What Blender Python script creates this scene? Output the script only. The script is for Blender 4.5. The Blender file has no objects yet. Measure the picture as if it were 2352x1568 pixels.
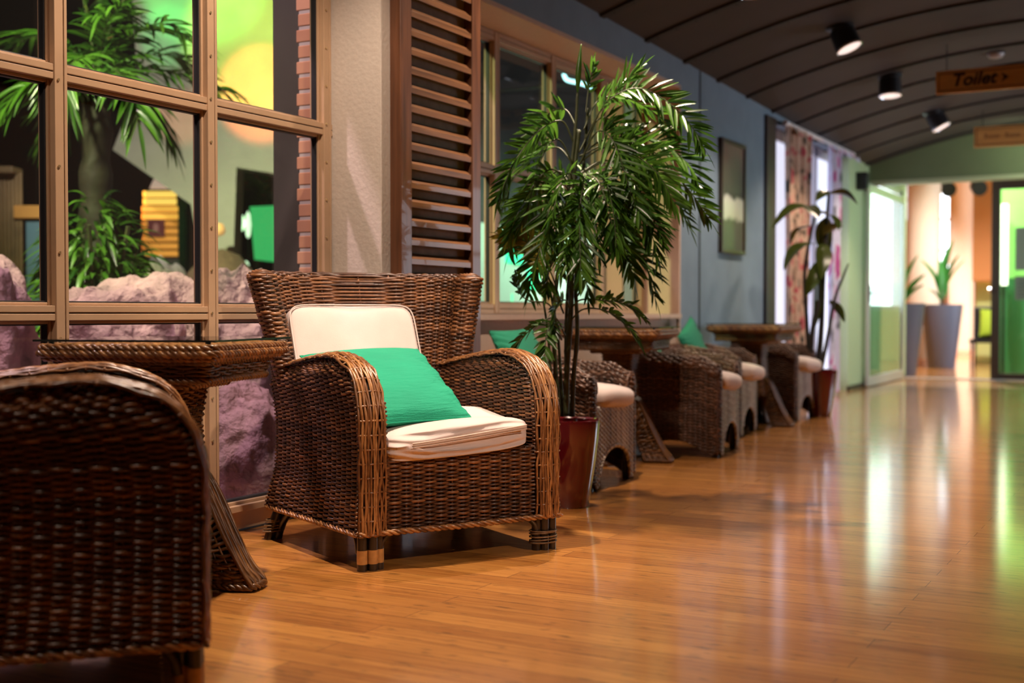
import bpy, math, random
import numpy as np
from mathutils import Vector, Matrix
random.seed(7); RNG = np.random.default_rng(7)
PI = math.pi
scene = bpy.context.scene
COL = scene.collection

# ------------------------------------------------------------------ helpers
def nodes_mat(name):
    m = bpy.data.materials.new(name); m.use_nodes = True
    nt = m.node_tree
    b = nt.nodes.get('Principled BSDF')
    return m, nt, b

def N(nt, t, **kw):
    n = nt.nodes.new(t)
    for k, v in kw.items(): setattr(n, k, v)
    return n

def L(nt, a, b): nt.links.new(a, b)

def ramp(nt, stops, fac=None, interp='LINEAR'):
    r = nt.nodes.new('ShaderNodeValToRGB'); r.color_ramp.interpolation = interp
    e = r.color_ramp.elements
    while len(e) < len(stops): e.new(0.5)
    for el, (p, c) in zip(e, stops):
        el.position = p; el.color = (*c, 1) if len(c) == 3 else c
    if fac is not None: L(nt, fac, r.inputs[0])
    return r

def simple(name, col, rough=0.5, metal=0.0, spec=0.5, noise=0.0, scale=20, bump=0.0, coat=0.0, sheen=0.0):
    m, nt, b = nodes_mat(name)
    b.inputs['Base Color'].default_value = (*col, 1)
    b.inputs['Roughness'].default_value = rough
    b.inputs['Metallic'].default_value = metal
    b.inputs['Specular IOR Level'].default_value = spec
    b.inputs['Coat Weight'].default_value = coat
    b.inputs['Sheen Weight'].default_value = sheen
    if noise or bump:
        tc = N(nt, 'ShaderNodeTexCoord')
        n = N(nt, 'ShaderNodeTexNoise'); n.inputs['Scale'].default_value = scale; n.inputs['Detail'].default_value = 6
        L(nt, tc.outputs['Object'], n.inputs['Vector'])
        if noise:
            r = ramp(nt, [(0.25, tuple(c*(1-noise) for c in col)), (0.75, tuple(min(1, c*(1+noise)) for c in col))], n.outputs['Fac'])
            L(nt, r.outputs[0], b.inputs['Base Color'])
        if bump:
            bp = N(nt, 'ShaderNodeBump'); bp.inputs['Strength'].default_value = bump; bp.inputs['Distance'].default_value = 0.01
            L(nt, n.outputs['Fac'], bp.inputs['Height']); L(nt, bp.outputs[0], b.inputs['Normal'])
    return m

def emit(name, col, strength):
    m, nt, b = nodes_mat(name)
    b.inputs['Base Color'].default_value = (*col, 1)
    b.inputs['Emission Color'].default_value = (*col, 1)
    b.inputs['Emission Strength'].default_value = strength
    return m

class MB:
    """collects quads, tris and polygons of one mesh"""
    def __init__(s): s.V = []; s.F = []; s.M = []; s.n = 0
    def add(s, V, F, mi=0):
        V = np.asarray(V, float).reshape(-1, 3)
        if isinstance(F, np.ndarray):
            s.F.append(F + s.n); s.M.append(np.full(len(F), mi))
        else:
            by = {}
            for f in F: by.setdefault(len(f), []).append(f)
            for k, fs in by.items():
                s.F.append(np.array(fs) + s.n); s.M.append(np.full(len(fs), mi))
        s.V.append(V); s.n += len(V); return s
    def box(s, a, b, mi=0, rz=0, c=None):
        x0, y0, z0 = [min(p, q) for p, q in zip(a, b)]; x1, y1, z1 = [max(p, q) for p, q in zip(a, b)]
        V = np.array([(x, y, z) for z in (z0, z1) for y in (y0, y1) for x in (x0, x1)], float)
        if rz:
            c = np.array(c if c is not None else ((x0+x1)/2, (y0+y1)/2, 0)); d = V - c
            V = c + np.stack([d[:, 0]*math.cos(rz)-d[:, 1]*math.sin(rz), d[:, 0]*math.sin(rz)+d[:, 1]*math.cos(rz), d[:, 2]], 1)
        return s.add(V, [(0, 2, 3, 1), (4, 5, 7, 6), (0, 1, 5, 4), (2, 6, 7, 3), (0, 4, 6, 2), (1, 3, 7, 5)], mi)
    def grid(s, P, mi=0, cu=False, cv=False):
        P = np.asarray(P, float); R, C = P.shape[:2]
        idx = np.arange(R*C).reshape(R, C)
        if cu: idx = np.concatenate([idx, idx[:1]], 0)
        if cv: idx = np.concatenate([idx, idx[:, :1]], 1)
        F = np.stack([idx[:-1, :-1], idx[:-1, 1:], idx[1:, 1:], idx[1:, :-1]], -1).reshape(-1, 4)
        return s.add(P.reshape(-1, 3), F, mi)
    def tubes(s, Cn, r, sides=6, mi=0, Nn=None, caps=True, closed=False):
        """Cn [R,M,3] centre lines of R tubes; r scalar or broadcastable [R,M]"""
        Cn = np.asarray(Cn, float)
        if Cn.ndim == 2: Cn = Cn[None]
        R, Mm = Cn.shape[:2]
        if closed: T = np.roll(Cn, -1, 1) - np.roll(Cn, 1, 1)
        else: T = np.gradient(Cn, axis=1)
        T /= np.linalg.norm(T, axis=-1, keepdims=True) + 1e-12
        if Nn is None:
            ref = np.array([0, 0, 1.0]) if abs(T[..., 2].mean()) < .8 else np.array([1.0, 0, 0])
            Nn = np.broadcast_to(ref, T.shape)
        B = np.cross(T, Nn); B /= np.linalg.norm(B, axis=-1, keepdims=True) + 1e-9
        N2 = np.cross(B, T)
        a = np.arange(sides)*2*PI/sides
        r = np.broadcast_to(np.asarray(r, float), (R, Mm))[..., None, None]
        P = Cn[:, :, None, :] + r*(N2[:, :, None, :]*np.cos(a)[None, None, :, None] + B[:, :, None, :]*np.sin(a)[None, None, :, None])
        idx = np.arange(R*Mm*sides).reshape(R, Mm, sides)
        idx2 = np.concatenate([idx, idx[:, :, :1]], 2)
        if closed: idx2 = np.concatenate([idx2, idx2[:, :1]], 1)
        F = np.stack([idx2[:, :-1, :-1], idx2[:, :-1, 1:], idx2[:, 1:, 1:], idx2[:, 1:, :-1]], -1).reshape(-1, 4)
        s.add(P.reshape(-1, 3), F, mi)
        if caps and not closed:
            base = s.n - R*Mm*sides
            F0 = idx[:, 0, ::-1] + base; F1 = idx[:, -1, :] + base
            s.F.append(F0); s.M.append(np.full(R, mi)); s.F.append(F1); s.M.append(np.full(R, mi))
        return s
    def cyl(s, p, q, r, sides=16, mi=0, r2=None):
        p = np.array(p, float); q = np.array(q, float)
        return s.tubes(np.stack([p, q])[None], np.array([[r, r if r2 is None else r2]]), sides, mi)
    def lathe(s, prof, c=(0, 0, 0), n=32, mi=0):
        a = np.arange(n)*2*PI/n; prof = np.array(prof, float)
        P = np.stack([c[0]+prof[:, 0, None]*np.cos(a), c[1]+prof[:, 0, None]*np.sin(a), np.broadcast_to(c[2]+prof[:, 1, None], (len(prof), n))], -1)
        return s.grid(P, mi, cv=True)
    def prism(s, pts, d, mi=0):
        """pts: planar polygon [n,3]; d: extrusion vector"""
        p = np.array(pts, float); n = len(p); V = np.concatenate([p, p + np.array(d, float)])
        F = [tuple(range(n))[::-1], tuple(range(n, 2*n))] + [(i, (i+1) % n, n+(i+1) % n, n+i) for i in range(n)]
        return s.add(V, F, mi)
    def build(s, name, mats, parent=None, smooth=None, loc=None, rz=0):
        me = bpy.data.meshes.new(name)
        V = np.concatenate(s.V) if s.V else np.zeros((0, 3))
        me.vertices.add(len(V)); me.vertices.foreach_set('co', V.astype(np.float32).ravel())
        tot = np.concatenate([np.full(len(f), f.shape[1]) for f in s.F])
        li = np.concatenate([f.ravel() for f in s.F]).astype(np.int32)
        me.loops.add(len(li)); me.loops.foreach_set('vertex_index', li)
        me.polygons.add(len(tot)); st = np.concatenate([[0], np.cumsum(tot)[:-1]]).astype(np.int32)
        me.polygons.foreach_set('loop_start', st)
        mi = np.concatenate(s.M).astype(np.int32)
        me.polygons.foreach_set('material_index', mi)
        if not isinstance(mats, (list, tuple)): mats = [mats]
        for m in mats: me.materials.append(m)
        me.update(calc_edges=True); me.validate()
        if smooth is None: me.polygons.foreach_set('use_smooth', np.zeros(len(me.polygons), bool))
        else:
            me.polygons.foreach_set('use_smooth', np.ones(len(me.polygons), bool))
            if smooth < 3: me.set_sharp_from_angle(angle=smooth)
        o = bpy.data.objects.new(name, me); COL.objects.link(o)
        if parent is not None: o.parent = parent
        if loc is not None: o.location = loc
        if rz: o.rotation_euler = (0, 0, rz)
        return o

def meta(o, label=None, cat=None, group=None, kind=None):
    if label: o['label'] = label
    if cat: o['category'] = cat
    if group: o['group'] = group
    if kind: o['kind'] = kind
    return o

def thing(name, label, cat, loc=(0, 0, 0), rz=0, group=None, kind=None):
    o = bpy.data.objects.new(name, None); COL.objects.link(o); o.empty_display_size = 0.1
    o.location = loc; o.rotation_euler = (0, 0, rz)
    return meta(o, label, cat, group, kind)

def structure(o): o['kind'] = 'structure'; return o

def dup(root, loc, rz, label=None, group=None):
    r = root.copy(); COL.objects.link(r); r.location = loc; r.rotation_euler = (0, 0, rz)
    if label: r['label'] = label
    if group: r['group'] = group
    for ch in list(root.children):
        c = ch.copy(); COL.objects.link(c); c.parent = r
        for g in list(ch.children):
            d = g.copy(); COL.objects.link(d); d.parent = c
    return r

def bevel(o, w=0.004, seg=2):
    m = o.modifiers.new('bevel', 'BEVEL'); m.width = w; m.segments = seg; m.limit_method = 'ANGLE'; m.angle_limit = 0.6
    return o

def nrm(v): return v/(np.linalg.norm(v, axis=-1, keepdims=True)+1e-12)

def weave(mb, S, rows, stakes, r=0.0045, amp=0.005, v0=0.0, v1=1.0, per=4, sides=5, flip=1, rs=0.0035, back=0.008,
          mi=0, mb_i=1, jit=0.12, stake_v=24, phase=0, stakes_on=True, back_on=True):
    """plain wicker weave over the surface S(u, v): tubes along u going in and out of upright stakes"""
    e = 1e-3
    def nor(U, V):
        Pu = S(U+e, V)-S(U-e, V); Pv = S(U, V+e)-S(U, V-e)
        return nrm(np.cross(Pu, Pv))*flip
    u = np.linspace(0, 1, stakes*per+1); v = v0 + (np.arange(rows)+.5)/rows*(v1-v0)
    U, Vv = np.meshgrid(u, v)
    dv = (v1-v0)/rows
    k = np.arange(rows)
    wob = (RNG.normal(0, 1, (rows, stakes+1)))*jit
    wi = np.stack([np.interp(u*stakes, np.arange(stakes+1), wob[i]) for i in range(rows)])
    Vj = np.clip(Vv + wi*dv, min(v0, v1), max(v0, v1))
    P = S(U, Vj); Nn = nor(U, Vj)
    sw = np.cos(PI*stakes*U + PI*(k[:, None]+phase)); sw = np.sign(sw)*np.abs(sw)**0.85
    am = amp*(1+RNG.normal(0, .12, (rows, 1)))
    rr = r*(1+RNG.normal(0, .10, (rows, 1)))
    mb.tubes(P+Nn*sw[..., None]*am[..., None], rr, sides, mi, Nn=Nn)
    if stakes_on:
        us = (np.arange(stakes+1)/stakes); vs = np.linspace(v0, v1, stake_v)
        U2, V2 = np.meshgrid(us, vs, indexing='ij')
        mb.tubes(S(U2, V2), rs, 5, mi, Nn=nor(U2, V2))
    if back_on:
        ub = np.linspace(0, 1, max(8, stakes)); vb = np.linspace(v0, v1, stake_v)
        U3, V3 = np.meshgrid(ub, vb)
        mb.grid(S(U3, V3)-nor(U3, V3)*back, mb_i)

def rope(mb, path, R=0.008, r=0.0065, strands=3, turns=None, pitch=0.06, sides=6, mi=0, closed=False):
    """twisted strands round a path"""
    path = np.asarray(path, float)
    if closed: path = np.concatenate([path, path[:1]])
    seg = np.linalg.norm(np.diff(path, axis=0), axis=1); s = np.concatenate([[0], np.cumsum(seg)])
    n = max(8, int(s[-1]/pitch*9)); t = np.linspace(0, s[-1], n)
    P = np.stack([np.interp(t, s, path[:, i]) for i in range(3)], 1)
    T = nrm(np.gradient(P, axis=0)); ref = np.array([0, 0, 1.0])
    if abs(T[:, 2]).mean() > .85: ref = np.array([1.0, 0, 0])
    B = nrm(np.cross(T, ref)); N2 = np.cross(B, T)
    for k in range(strands):
        a = t/pitch*2*PI + 2*PI*k/strands
        mb.tubes((P + R*(np.cos(a)[:, None]*N2 + np.sin(a)[:, None]*B))[None], r, sides, mi)

def spline(pts, n):
    """Catmull-Rom through points"""
    p = np.array(pts, float); p = np.concatenate([[2*p[0]-p[1]], p, [2*p[-1]-p[-2]]])
    m = len(p)-3; t = np.linspace(0, m-1e-9, n); i = t.astype(int); f = (t-i)[:, None]
    a, b, c, d = p[i], p[i+1], p[i+2], p[i+3]
    return .5*((2*b)+(-a+c)*f+(2*a-5*b+4*c-d)*f**2+(-a+3*b-3*c+d)*f**3)

# ------------------------------------------------------------------ camera
CAM_H = 0.82; FPX = 2850.0
yaw = math.atan((2730-1176)/FPX); pitch = -math.atan(65/FPX)
fw = Vector((-math.sin(yaw)*math.cos(pitch), math.cos(yaw)*math.cos(pitch), math.sin(pitch)))
rt = Vector((math.cos(yaw), math.sin(yaw), 0)); up = rt.cross(fw)
cam = bpy.data.cameras.new('camera'); co = bpy.data.objects.new('camera', cam); COL.objects.link(co)
co.matrix_world = Matrix(((rt.x, up.x, -fw.x, 0), (rt.y, up.y, -fw.y, 0), (rt.z, up.z, -fw.z, CAM_H), (0, 0, 0, 1)))
cam.sensor_width = 36; cam.lens = FPX/2352*36; cam.clip_start = 0.05; cam.clip_end = 200
cam.dof.use_dof = True; cam.dof.focus_distance = 4.15; cam.dof.aperture_fstop = 1.9
scene.camera = co
scene.view_settings.view_transform = 'Standard'; scene.view_settings.look = 'None'
scene.view_settings.gamma = 1; scene.view_settings.use_curve_mapping = False
RT = np.array(rt); FW = np.array((-math.sin(yaw), math.cos(yaw), 0))
# ------------------------------------------------------------------ materials
def wicker(name, stops, rough=0.38, scale=9, coat=0.15):
    m, nt, b = nodes_mat(name)
    g = N(nt, 'ShaderNodeNewGeometry'); tc = N(nt, 'ShaderNodeTexCoord')
    n = N(nt, 'ShaderNodeTexNoise'); n.inputs['Scale'].default_value = scale; n.inputs['Detail'].default_value = 5
    n2 = N(nt, 'ShaderNodeTexNoise'); n2.inputs['Scale'].default_value = 55; n2.inputs['Detail'].default_value = 2
    L(nt, tc.outputs['Object'], n.inputs['Vector']); L(nt, tc.outputs['Object'], n2.inputs['Vector'])
    a = N(nt, 'ShaderNodeMath', operation='MULTIPLY'); L(nt, g.outputs['Random Per Island'], a.inputs[0]); a.inputs[1].default_value = .5
    a2 = N(nt, 'ShaderNodeMath', operation='MULTIPLY_ADD'); L(nt, n.outputs['Fac'], a2.inputs[0]); a2.inputs[1].default_value = .6; L(nt, a.outputs[0], a2.inputs[2])
    a3 = N(nt, 'ShaderNodeMath', operation='MULTIPLY_ADD'); L(nt, n2.outputs['Fac'], a3.inputs[0]); a3.inputs[1].default_value = .5; L(nt, a2.outputs[0], a3.inputs[2])
    a4 = N(nt, 'ShaderNodeMath', operation='SUBTRACT'); L(nt, a3.outputs[0], a4.inputs[0]); a4.inputs[1].default_value = .3
    r = ramp(nt, stops, a4.outputs[0])
    L(nt, r.outputs[0], b.inputs['Base Color'])
    b.inputs['Roughness'].default_value = rough; b.inputs['Coat Weight'].default_value = coat; b.inputs['Coat Roughness'].default_value = .3
    return m
M = {}
M['wicker'] = wicker('brown_wicker', [(.12, (.024, .009, .004)), (.5, (.098, .036, .013)), (.9, (.30, .125, .044))])
M['wicker_edge'] = wicker('golden_wicker', [(.1, (.055, .02, .007)), (.5, (.21, .085, .028)), (.9, (.46, .22, .075))], rough=.3, coat=.3)
M['wicker_table'] = wicker('table_wicker', [(.1, (.028, .011, .004)), (.5, (.10, .042, .013)), (.9, (.26, .12, .038))], rough=.36)
M['wicker_tub'] = wicker('tub_wicker', [(.1, (.026, .011, .006)), (.5, (.085, .037, .020)), (.9, (.21, .10, .055))], rough=.4)
M['wicker_daylit'] = wicker('daylit_wicker', [(.1, (.12, .095, .08)), (.5, (.34, .28, .235)), (.9, (.62, .55, .48))], rough=.4)  # tub chair fronts: cool daylight falling on them painted in as whitish strands
M['dark_backing'] = simple('wicker_gap_shade', (.012, .006, .004), .9)  # near-black backing, paints the shade in the gaps between strands
M['pole'] = simple('dark_rattan_pole', (.02, .012, .008), .3, noise=.3, coat=.3)
M['cane'] = simple('pale_cane', (.42, .22, .07), .4, noise=.3, scale=40)
M['binding'] = simple('binding_cane', (.17, .10, .05), .3, noise=.4, scale=60)

def fabric(name, col, bump=.25, scale=350, wr=.0, sheen=.2):
    m, nt, b = nodes_mat(name)
    tc = N(nt, 'ShaderNodeTexCoord')
    n = N(nt, 'ShaderNodeTexNoise'); n.inputs['Scale'].default_value = scale; n.inputs['Detail'].default_value = 3
    n2 = N(nt, 'ShaderNodeTexNoise'); n2.inputs['Scale'].default_value = 6; n2.inputs['Detail'].default_value = 4
    L(nt, tc.outputs['Object'], n.inputs['Vector']); L(nt, tc.outputs['Object'], n2.inputs['Vector'])
    r = ramp(nt, [(.3, tuple(c*.9 for c in col)), (.7, tuple(min(1, c*1.05) for c in col))], n2.outputs['Fac'])
    L(nt, r.outputs[0], b.inputs['Base Color'])
    b.inputs['Roughness'].default_value = .85; b.inputs['Sheen Weight'].default_value = sheen
    h = n.outputs['Fac']
    if wr:
        mp = N(nt, 'ShaderNodeMapping'); mp.inputs['Scale'].default_value = (7, 7, 75)
        L(nt, tc.outputs['Object'], mp.inputs['Vector'])
        n3 = N(nt, 'ShaderNodeTexNoise'); n3.inputs['Scale'].default_value = 1.6; n3.inputs['Detail'].default_value = 5; n3.inputs['Distortion'].default_value = .6
        L(nt, mp.outputs[0], n3.inputs['Vector'])
        ad = N(nt, 'ShaderNodeMath', operation='MULTIPLY_ADD'); L(nt, n3.outputs['Fac'], ad.inputs[0]); ad.inputs[1].default_value = wr; L(nt, h, ad.inputs[2]); h = ad.outputs[0]
    bp = N(nt, 'ShaderNodeBump'); bp.inputs['Strength'].default_value = bump; bp.inputs['Distance'].default_value = .004
    L(nt, h, bp.inputs['Height']); L(nt, bp.outputs[0], b.inputs['Normal'])
    return m
M['white_cloth'] = fabric('cream_canvas', (.63, .515, .475), .12)
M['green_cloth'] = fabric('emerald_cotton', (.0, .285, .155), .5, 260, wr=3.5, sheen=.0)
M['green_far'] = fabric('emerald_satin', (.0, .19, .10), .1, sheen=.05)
M['zip'] = simple('zip_tape', (.62, .48, .40), .7)

def floor_mat():
    m, nt, b = nodes_mat('bamboo_planks')
    tc = N(nt, 'ShaderNodeTexCoord')
    br = N(nt, 'ShaderNodeTexBrick'); br.offset = .37; br.offset_frequency = 2
    br.inputs['Scale'].default_value = 1; br.inputs['Brick Width'].default_value = 1.85; br.inputs['Row Height'].default_value = .096
    br.inputs['Mortar Size'].default_value = .0011; br.inputs['Mortar Smooth'].default_value = .3; br.inputs['Bias'].default_value = 0
    br.inputs['Color1'].default_value = (.26, .26, .26, 1); br.inputs['Color2'].default_value = (.78, .78, .78, 1); br.inputs['Mortar'].default_value = (0, 0, 0, 1)
    L(nt, tc.outputs['Object'], br.inputs['Vector'])
    mp = N(nt, 'ShaderNodeMapping'); mp.inputs['Scale'].default_value = (2.2, 75, 1); L(nt, tc.outputs['Object'], mp.inputs['Vector'])
    n = N(nt, 'ShaderNodeTexNoise'); n.inputs['Scale'].default_value = 1; n.inputs['Detail'].default_value = 6; n.inputs['Roughness'].default_value = .6
    L(nt, mp.outputs[0], n.inputs['Vector'])
    mp2 = N(nt, 'ShaderNodeMapping'); mp2.inputs['Scale'].default_value = (14, 45, 1); L(nt, tc.outputs['Object'], mp2.inputs['Vector'])
    n2 = N(nt, 'ShaderNodeTexNoise'); n2.inputs['Scale'].default_value = 1; n2.inputs['Detail'].default_value = 3; L(nt, mp2.outputs[0], n2.inputs['Vector'])
    spots = ramp(nt, [(.30, (.22, .22, .22)), (.42, (1, 1, 1))], n2.outputs['Fac'])
    a = N(nt, 'ShaderNodeMath', operation='MULTIPLY_ADD'); L(nt, n.outputs['Fac'], a.inputs[0]); a.inputs[1].default_value = 1.15
    s = N(nt, 'ShaderNodeSeparateColor'); L(nt, br.outputs['Color'], s.inputs[0]); h = N(nt, 'ShaderNodeMath', operation='MULTIPLY_ADD'); L(nt, s.outputs[0], h.inputs[0]); h.inputs[1].default_value = .5; h.inputs[2].default_value = -.22
    L(nt, h.outputs[0], a.inputs[2])
    r = ramp(nt, [(.1, (.14, .042, .006)), (.42, (.34, .118, .018)), (.85, (.60, .26, .052))], a.outputs[0])
    mx = N(nt, 'ShaderNodeMix', data_type='RGBA', blend_type='MULTIPLY'); mx.inputs[0].default_value = .55
    L(nt, r.outputs[0], mx.inputs[6]); L(nt, spots.outputs[0], mx.inputs[7])
    mm = N(nt, 'ShaderNodeMix', data_type='RGBA'); L(nt, br.outputs['Fac'], mm.inputs[0]); L(nt, mx.outputs[2], mm.inputs[6]); mm.inputs[7].default_value = (.06, .02, .006, 1)
    L(nt, mm.outputs[2], b.inputs['Base Color'])
    b.inputs['Roughness'].default_value = .42; b.inputs['Coat Weight'].default_value = 1; b.inputs['Coat Roughness'].default_value = .13; b.inputs['Coat IOR'].default_value = 1.5
    ml = N(nt, 'ShaderNodeMath', operation='MULTIPLY_ADD'); L(nt, br.outputs['Fac'], ml.inputs[0]); ml.inputs[1].default_value = -.6; L(nt, n.outputs['Fac'], ml.inputs[2])
    # slow waviness of each board
    bp = N(nt, 'ShaderNodeBump'); bp.inputs['Strength'].default_value = .12; bp.inputs['Distance'].default_value = .002
    L(nt, ml.outputs[0], bp.inputs['Height']); rr = N(nt, 'ShaderNodeMath', operation='MULTIPLY_ADD'); L(nt, n.outputs['Fac'], rr.inputs[0]); rr.inputs[1].default_value = .10; rr.inputs[2].default_value = .07; L(nt, rr.outputs[0], b.inputs['Coat Roughness'])
    return m
M['floor'] = floor_mat()
M['ceil'] = simple('dark_ceiling_panel', (.040, .031, .027), .75, noise=.12, scale=3)
M['rib'] = simple('ceiling_batten', (.012, .008, .007), .7)
M['blue'] = simple('blue_grey_plaster', (.17, .24, .315), .6, noise=.10, scale=5, bump=.1)
M['cream'] = simple('cream_plaster', (.53, .46, .395), .8, noise=.05, scale=60, bump=.25)
M['reveal'] = simple('beige_reveal_plaster', (.64, .47, .37), .75, noise=.05, scale=30, bump=.1)
M['frame'] = simple('tan_window_paint', (.44, .29, .175), .42, noise=.06, scale=8, coat=.1)
M['gasket'] = simple('black_gasket', (.01, .01, .012), .5)
M['screw'] = simple('brass_screw', (.6, .45, .25), .35, metal=.8)
M['green_wall'] = simple('sage_green_plaster', (.12, .145, .075), .7, noise=.06, scale=4)
M['header'] = simple('pale_green_trim', (.34, .36, .24), .6)
M['terracotta'] = simple('terracotta_plaster', (.46, .13, .07), .8, noise=.1, scale=3)
M['peach'] = simple('peach_plaster', (.70, .40, .27), .7, noise=.05, scale=3)
M['column'] = simple('column_plaster', (.68, .56, .46), .6, noise=.04, scale=3)
M['orange'] = simple('orange_panel', (.62, .24, .08), .6)
M['steel'] = simple('dark_steel', (.014, .013, .014), .5, noise=.2, scale=4)
M['door_dark'] = simple('dark_door_frame', (.04, .022, .016), .4)
M['door_light'] = simple('pale_metal_door_frame', (.55, .54, .58), .35, metal=.3)
M['black'] = simple('black_metal', (.008, .008, .010), .45)
M['chrome'] = simple('brushed_steel', (.6, .6, .62), .25, metal=1)

def wood(name, c0, c1, axis='z', rough=.4):
    m, nt, b = nodes_mat(name); tc = N(nt, 'ShaderNodeTexCoord'); mp = N(nt, 'ShaderNodeMapping')
    mp.inputs['Scale'].default_value = {'z': (30, 30, 2), 'y': (30, 2, 30), 'x': (2, 30, 30)}[axis]; L(nt, tc.outputs['Object'], mp.inputs['Vector'])
    n = N(nt, 'ShaderNodeTexNoise'); n.inputs['Scale'].default_value = 1.5; n.inputs['Detail'].default_value = 7; n.inputs['Distortion'].default_value = .4
    L(nt, mp.outputs[0], n.inputs['Vector']); r = ramp(nt, [(.3, c0), (.7, c1)], n.outputs['Fac']); L(nt, r.outputs[0], b.inputs['Base Color'])
    b.inputs['Roughness'].default_value = rough; b.inputs['Coat Weight'].default_value = .15
    return m
M['teak_v'] = wood('teak_upright', (.065, .023, .009), (.135, .050, .020), 'z')
M['teak_h'] = wood('teak_slat', (.085, .034, .011), (.19, .080, .028), 'y')
M['teak_back'] = simple('shutter_back_board', (.26, .19, .14), .7, noise=.2)
M['sign'] = wood('sign_board', (.52, .26, .07), (.66, .36, .11), 'x')
M['sign_dark'] = simple('sign_border_paint', (.07, .03, .012), .6)
M['ink'] = simple('black_lettering', (.012, .008, .006), .6)

def glass(name, tint=(1, 1, 1), rough=.0, refl=1.0, dust=0.0, frost=0.0):
    m = bpy.data.materials.new(name); m.use_nodes = True; nt = m.node_tree; nt.nodes.clear()
    out = N(nt, 'ShaderNodeOutputMaterial'); mix = N(nt, 'ShaderNodeMixShader'); tr = N(nt, 'ShaderNodeBsdfTransparent'); gl = N(nt, 'ShaderNodeBsdfGlossy')
    tr.inputs['Color'].default_value = (*tint, 1); gl.inputs['Roughness'].default_value = rough
    fr = N(nt, 'ShaderNodeFresnel'); bf = N(nt, 'ShaderNodeNewGeometry'); io = N(nt, 'ShaderNodeMath', operation='MULTIPLY_ADD'); L(nt, bf.outputs['Backfacing'], io.inputs[0]); io.inputs[1].default_value = 1/1.45-1.45; io.inputs[2].default_value = 1.45; L(nt, io.outputs[0], fr.inputs['IOR'])
    mu = N(nt, 'ShaderNodeMath', operation='MULTIPLY'); L(nt, fr.outputs[0], mu.inputs[0]); mu.inputs[1].default_value = refl
    L(nt, mu.outputs[0], mix.inputs[0]); L(nt, tr.outputs[0], mix.inputs[1]); L(nt, gl.outputs[0], mix.inputs[2])
    last = mix
    if dust or frost:
        df = N(nt, 'ShaderNodeBsdfDiffuse' if dust else 'ShaderNodeBsdfTranslucent'); df.inputs['Color'].default_value = (.8, .8, .78, 1)
        m2 = N(nt, 'ShaderNodeMixShader'); m2.inputs[0].default_value = dust or frost
        L(nt, mix.outputs[0], m2.inputs[1]); L(nt, df.outputs[0], m2.inputs[2]); last = m2
    L(nt, last.outputs[0], out.inputs['Surface'])
    return m
M['glass'] = glass('window_glass', (.93, .95, .94), 0, .9, dust=.005)
M['glass_table'] = glass('table_glass', (.9, .95, .93), 0, 1)
M['glass_door'] = glass('green_tint_glass', (.84, .95, .85), .02, 1)
M['glass_edge'] = simple('glass_edge', (.012, .018, .018), .15)
M['pot_red'] = simple('red_lacquer_pot', (.095, .004, .008), .12, coat=1)
M['pot_grey'] = simple('blue_grey_planter', (.10, .125, .22), .45)
M['soil'] = simple('dark_soil', (.03, .02, .014), .95, noise=.5, scale=60, bump=1)

def leaf(name, c0, c1, rough=.32):
    m, nt, b = nodes_mat(name); g = N(nt, 'ShaderNodeNewGeometry')
    r = ramp(nt, [(0, c0), (1, c1)], g.outputs['Random Per Island']); L(nt, r.outputs[0], b.inputs['Base Color'])
    b.inputs['Roughness'].default_value = rough; b.inputs['Specular IOR Level'].default_value = .6
    tl = N(nt, 'ShaderNodeBsdfTranslucent'); L(nt, r.outputs[0], tl.inputs['Color'])
    mx = N(nt, 'ShaderNodeMixShader'); mx.inputs[0].default_value = .38
    out = nt.nodes['Material Output']; L(nt, b.outputs[0], mx.inputs[1]); L(nt, tl.outputs[0], mx.inputs[2]); L(nt, mx.outputs[0], out.inputs['Surface'])
    return m
M['palm'] = leaf('palm_leaflet', (.012, .050, .007), (.095, .23, .022))
M['palm_y'] = leaf('yellowing_leaflet', (.12, .13, .012), (.24, .20, .025))
M['leaf_d'] = leaf('dark_broad_leaf', (.03, .05, .008), (.085, .11, .015), .3)
M['leaf_b'] = leaf('bright_broad_leaf', (.02, .16, .02), (.05, .30, .03), .4)
M['stem'] = simple('green_cane_stem', (.045, .055, .02), .45, noise=.4, scale=20)
M['stem_pale'] = simple('pale_frond_stalk', (.20, .19, .09), .5)
M['trunk'] = simple('brown_trunk', (.016, .010, .007), .7, noise=.4, scale=15, bump=.5)

def rock_mat():
    m, nt, b = nodes_mat('mauve_rock'); tc = N(nt, 'ShaderNodeTexCoord')
    n = N(nt, 'ShaderNodeTexNoise'); n.inputs['Scale'].default_value = 2.2; n.inputs['Detail'].default_value = 9; n.inputs['Roughness'].default_value = .62; n.inputs['Distortion'].default_value = .6
    L(nt, tc.outputs['Object'], n.inputs['Vector'])
    r = ramp(nt, [(.30, (.05, .03, .036)), (.40, (.27, .155, .18)), (.6, (.45, .265, .30)), (.8, (.57, .38, .41))], n.outputs['Fac']); L(nt, r.outputs[0], b.inputs['Base Color'])
    n2 = N(nt, 'ShaderNodeTexNoise'); n2.inputs['Scale'].default_value = 9; n2.inputs['Detail'].default_value = 9; L(nt, tc.outputs['Object'], n2.inputs['Vector'])
    bp = N(nt, 'ShaderNodeBump'); bp.inputs['Strength'].default_value = 1; bp.inputs['Distance'].default_value = .09; L(nt, n2.outputs['Fac'], bp.inputs['Height']); L(nt, bp.outputs[0], b.inputs['Normal'])
    b.inputs['Roughness'].default_value = .85
    return m
M['rock'] = rock_mat()
M['rock_pale'] = simple('white_rock', (.7, .62, .58), .8, noise=.2, scale=4, bump=.5)

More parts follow.
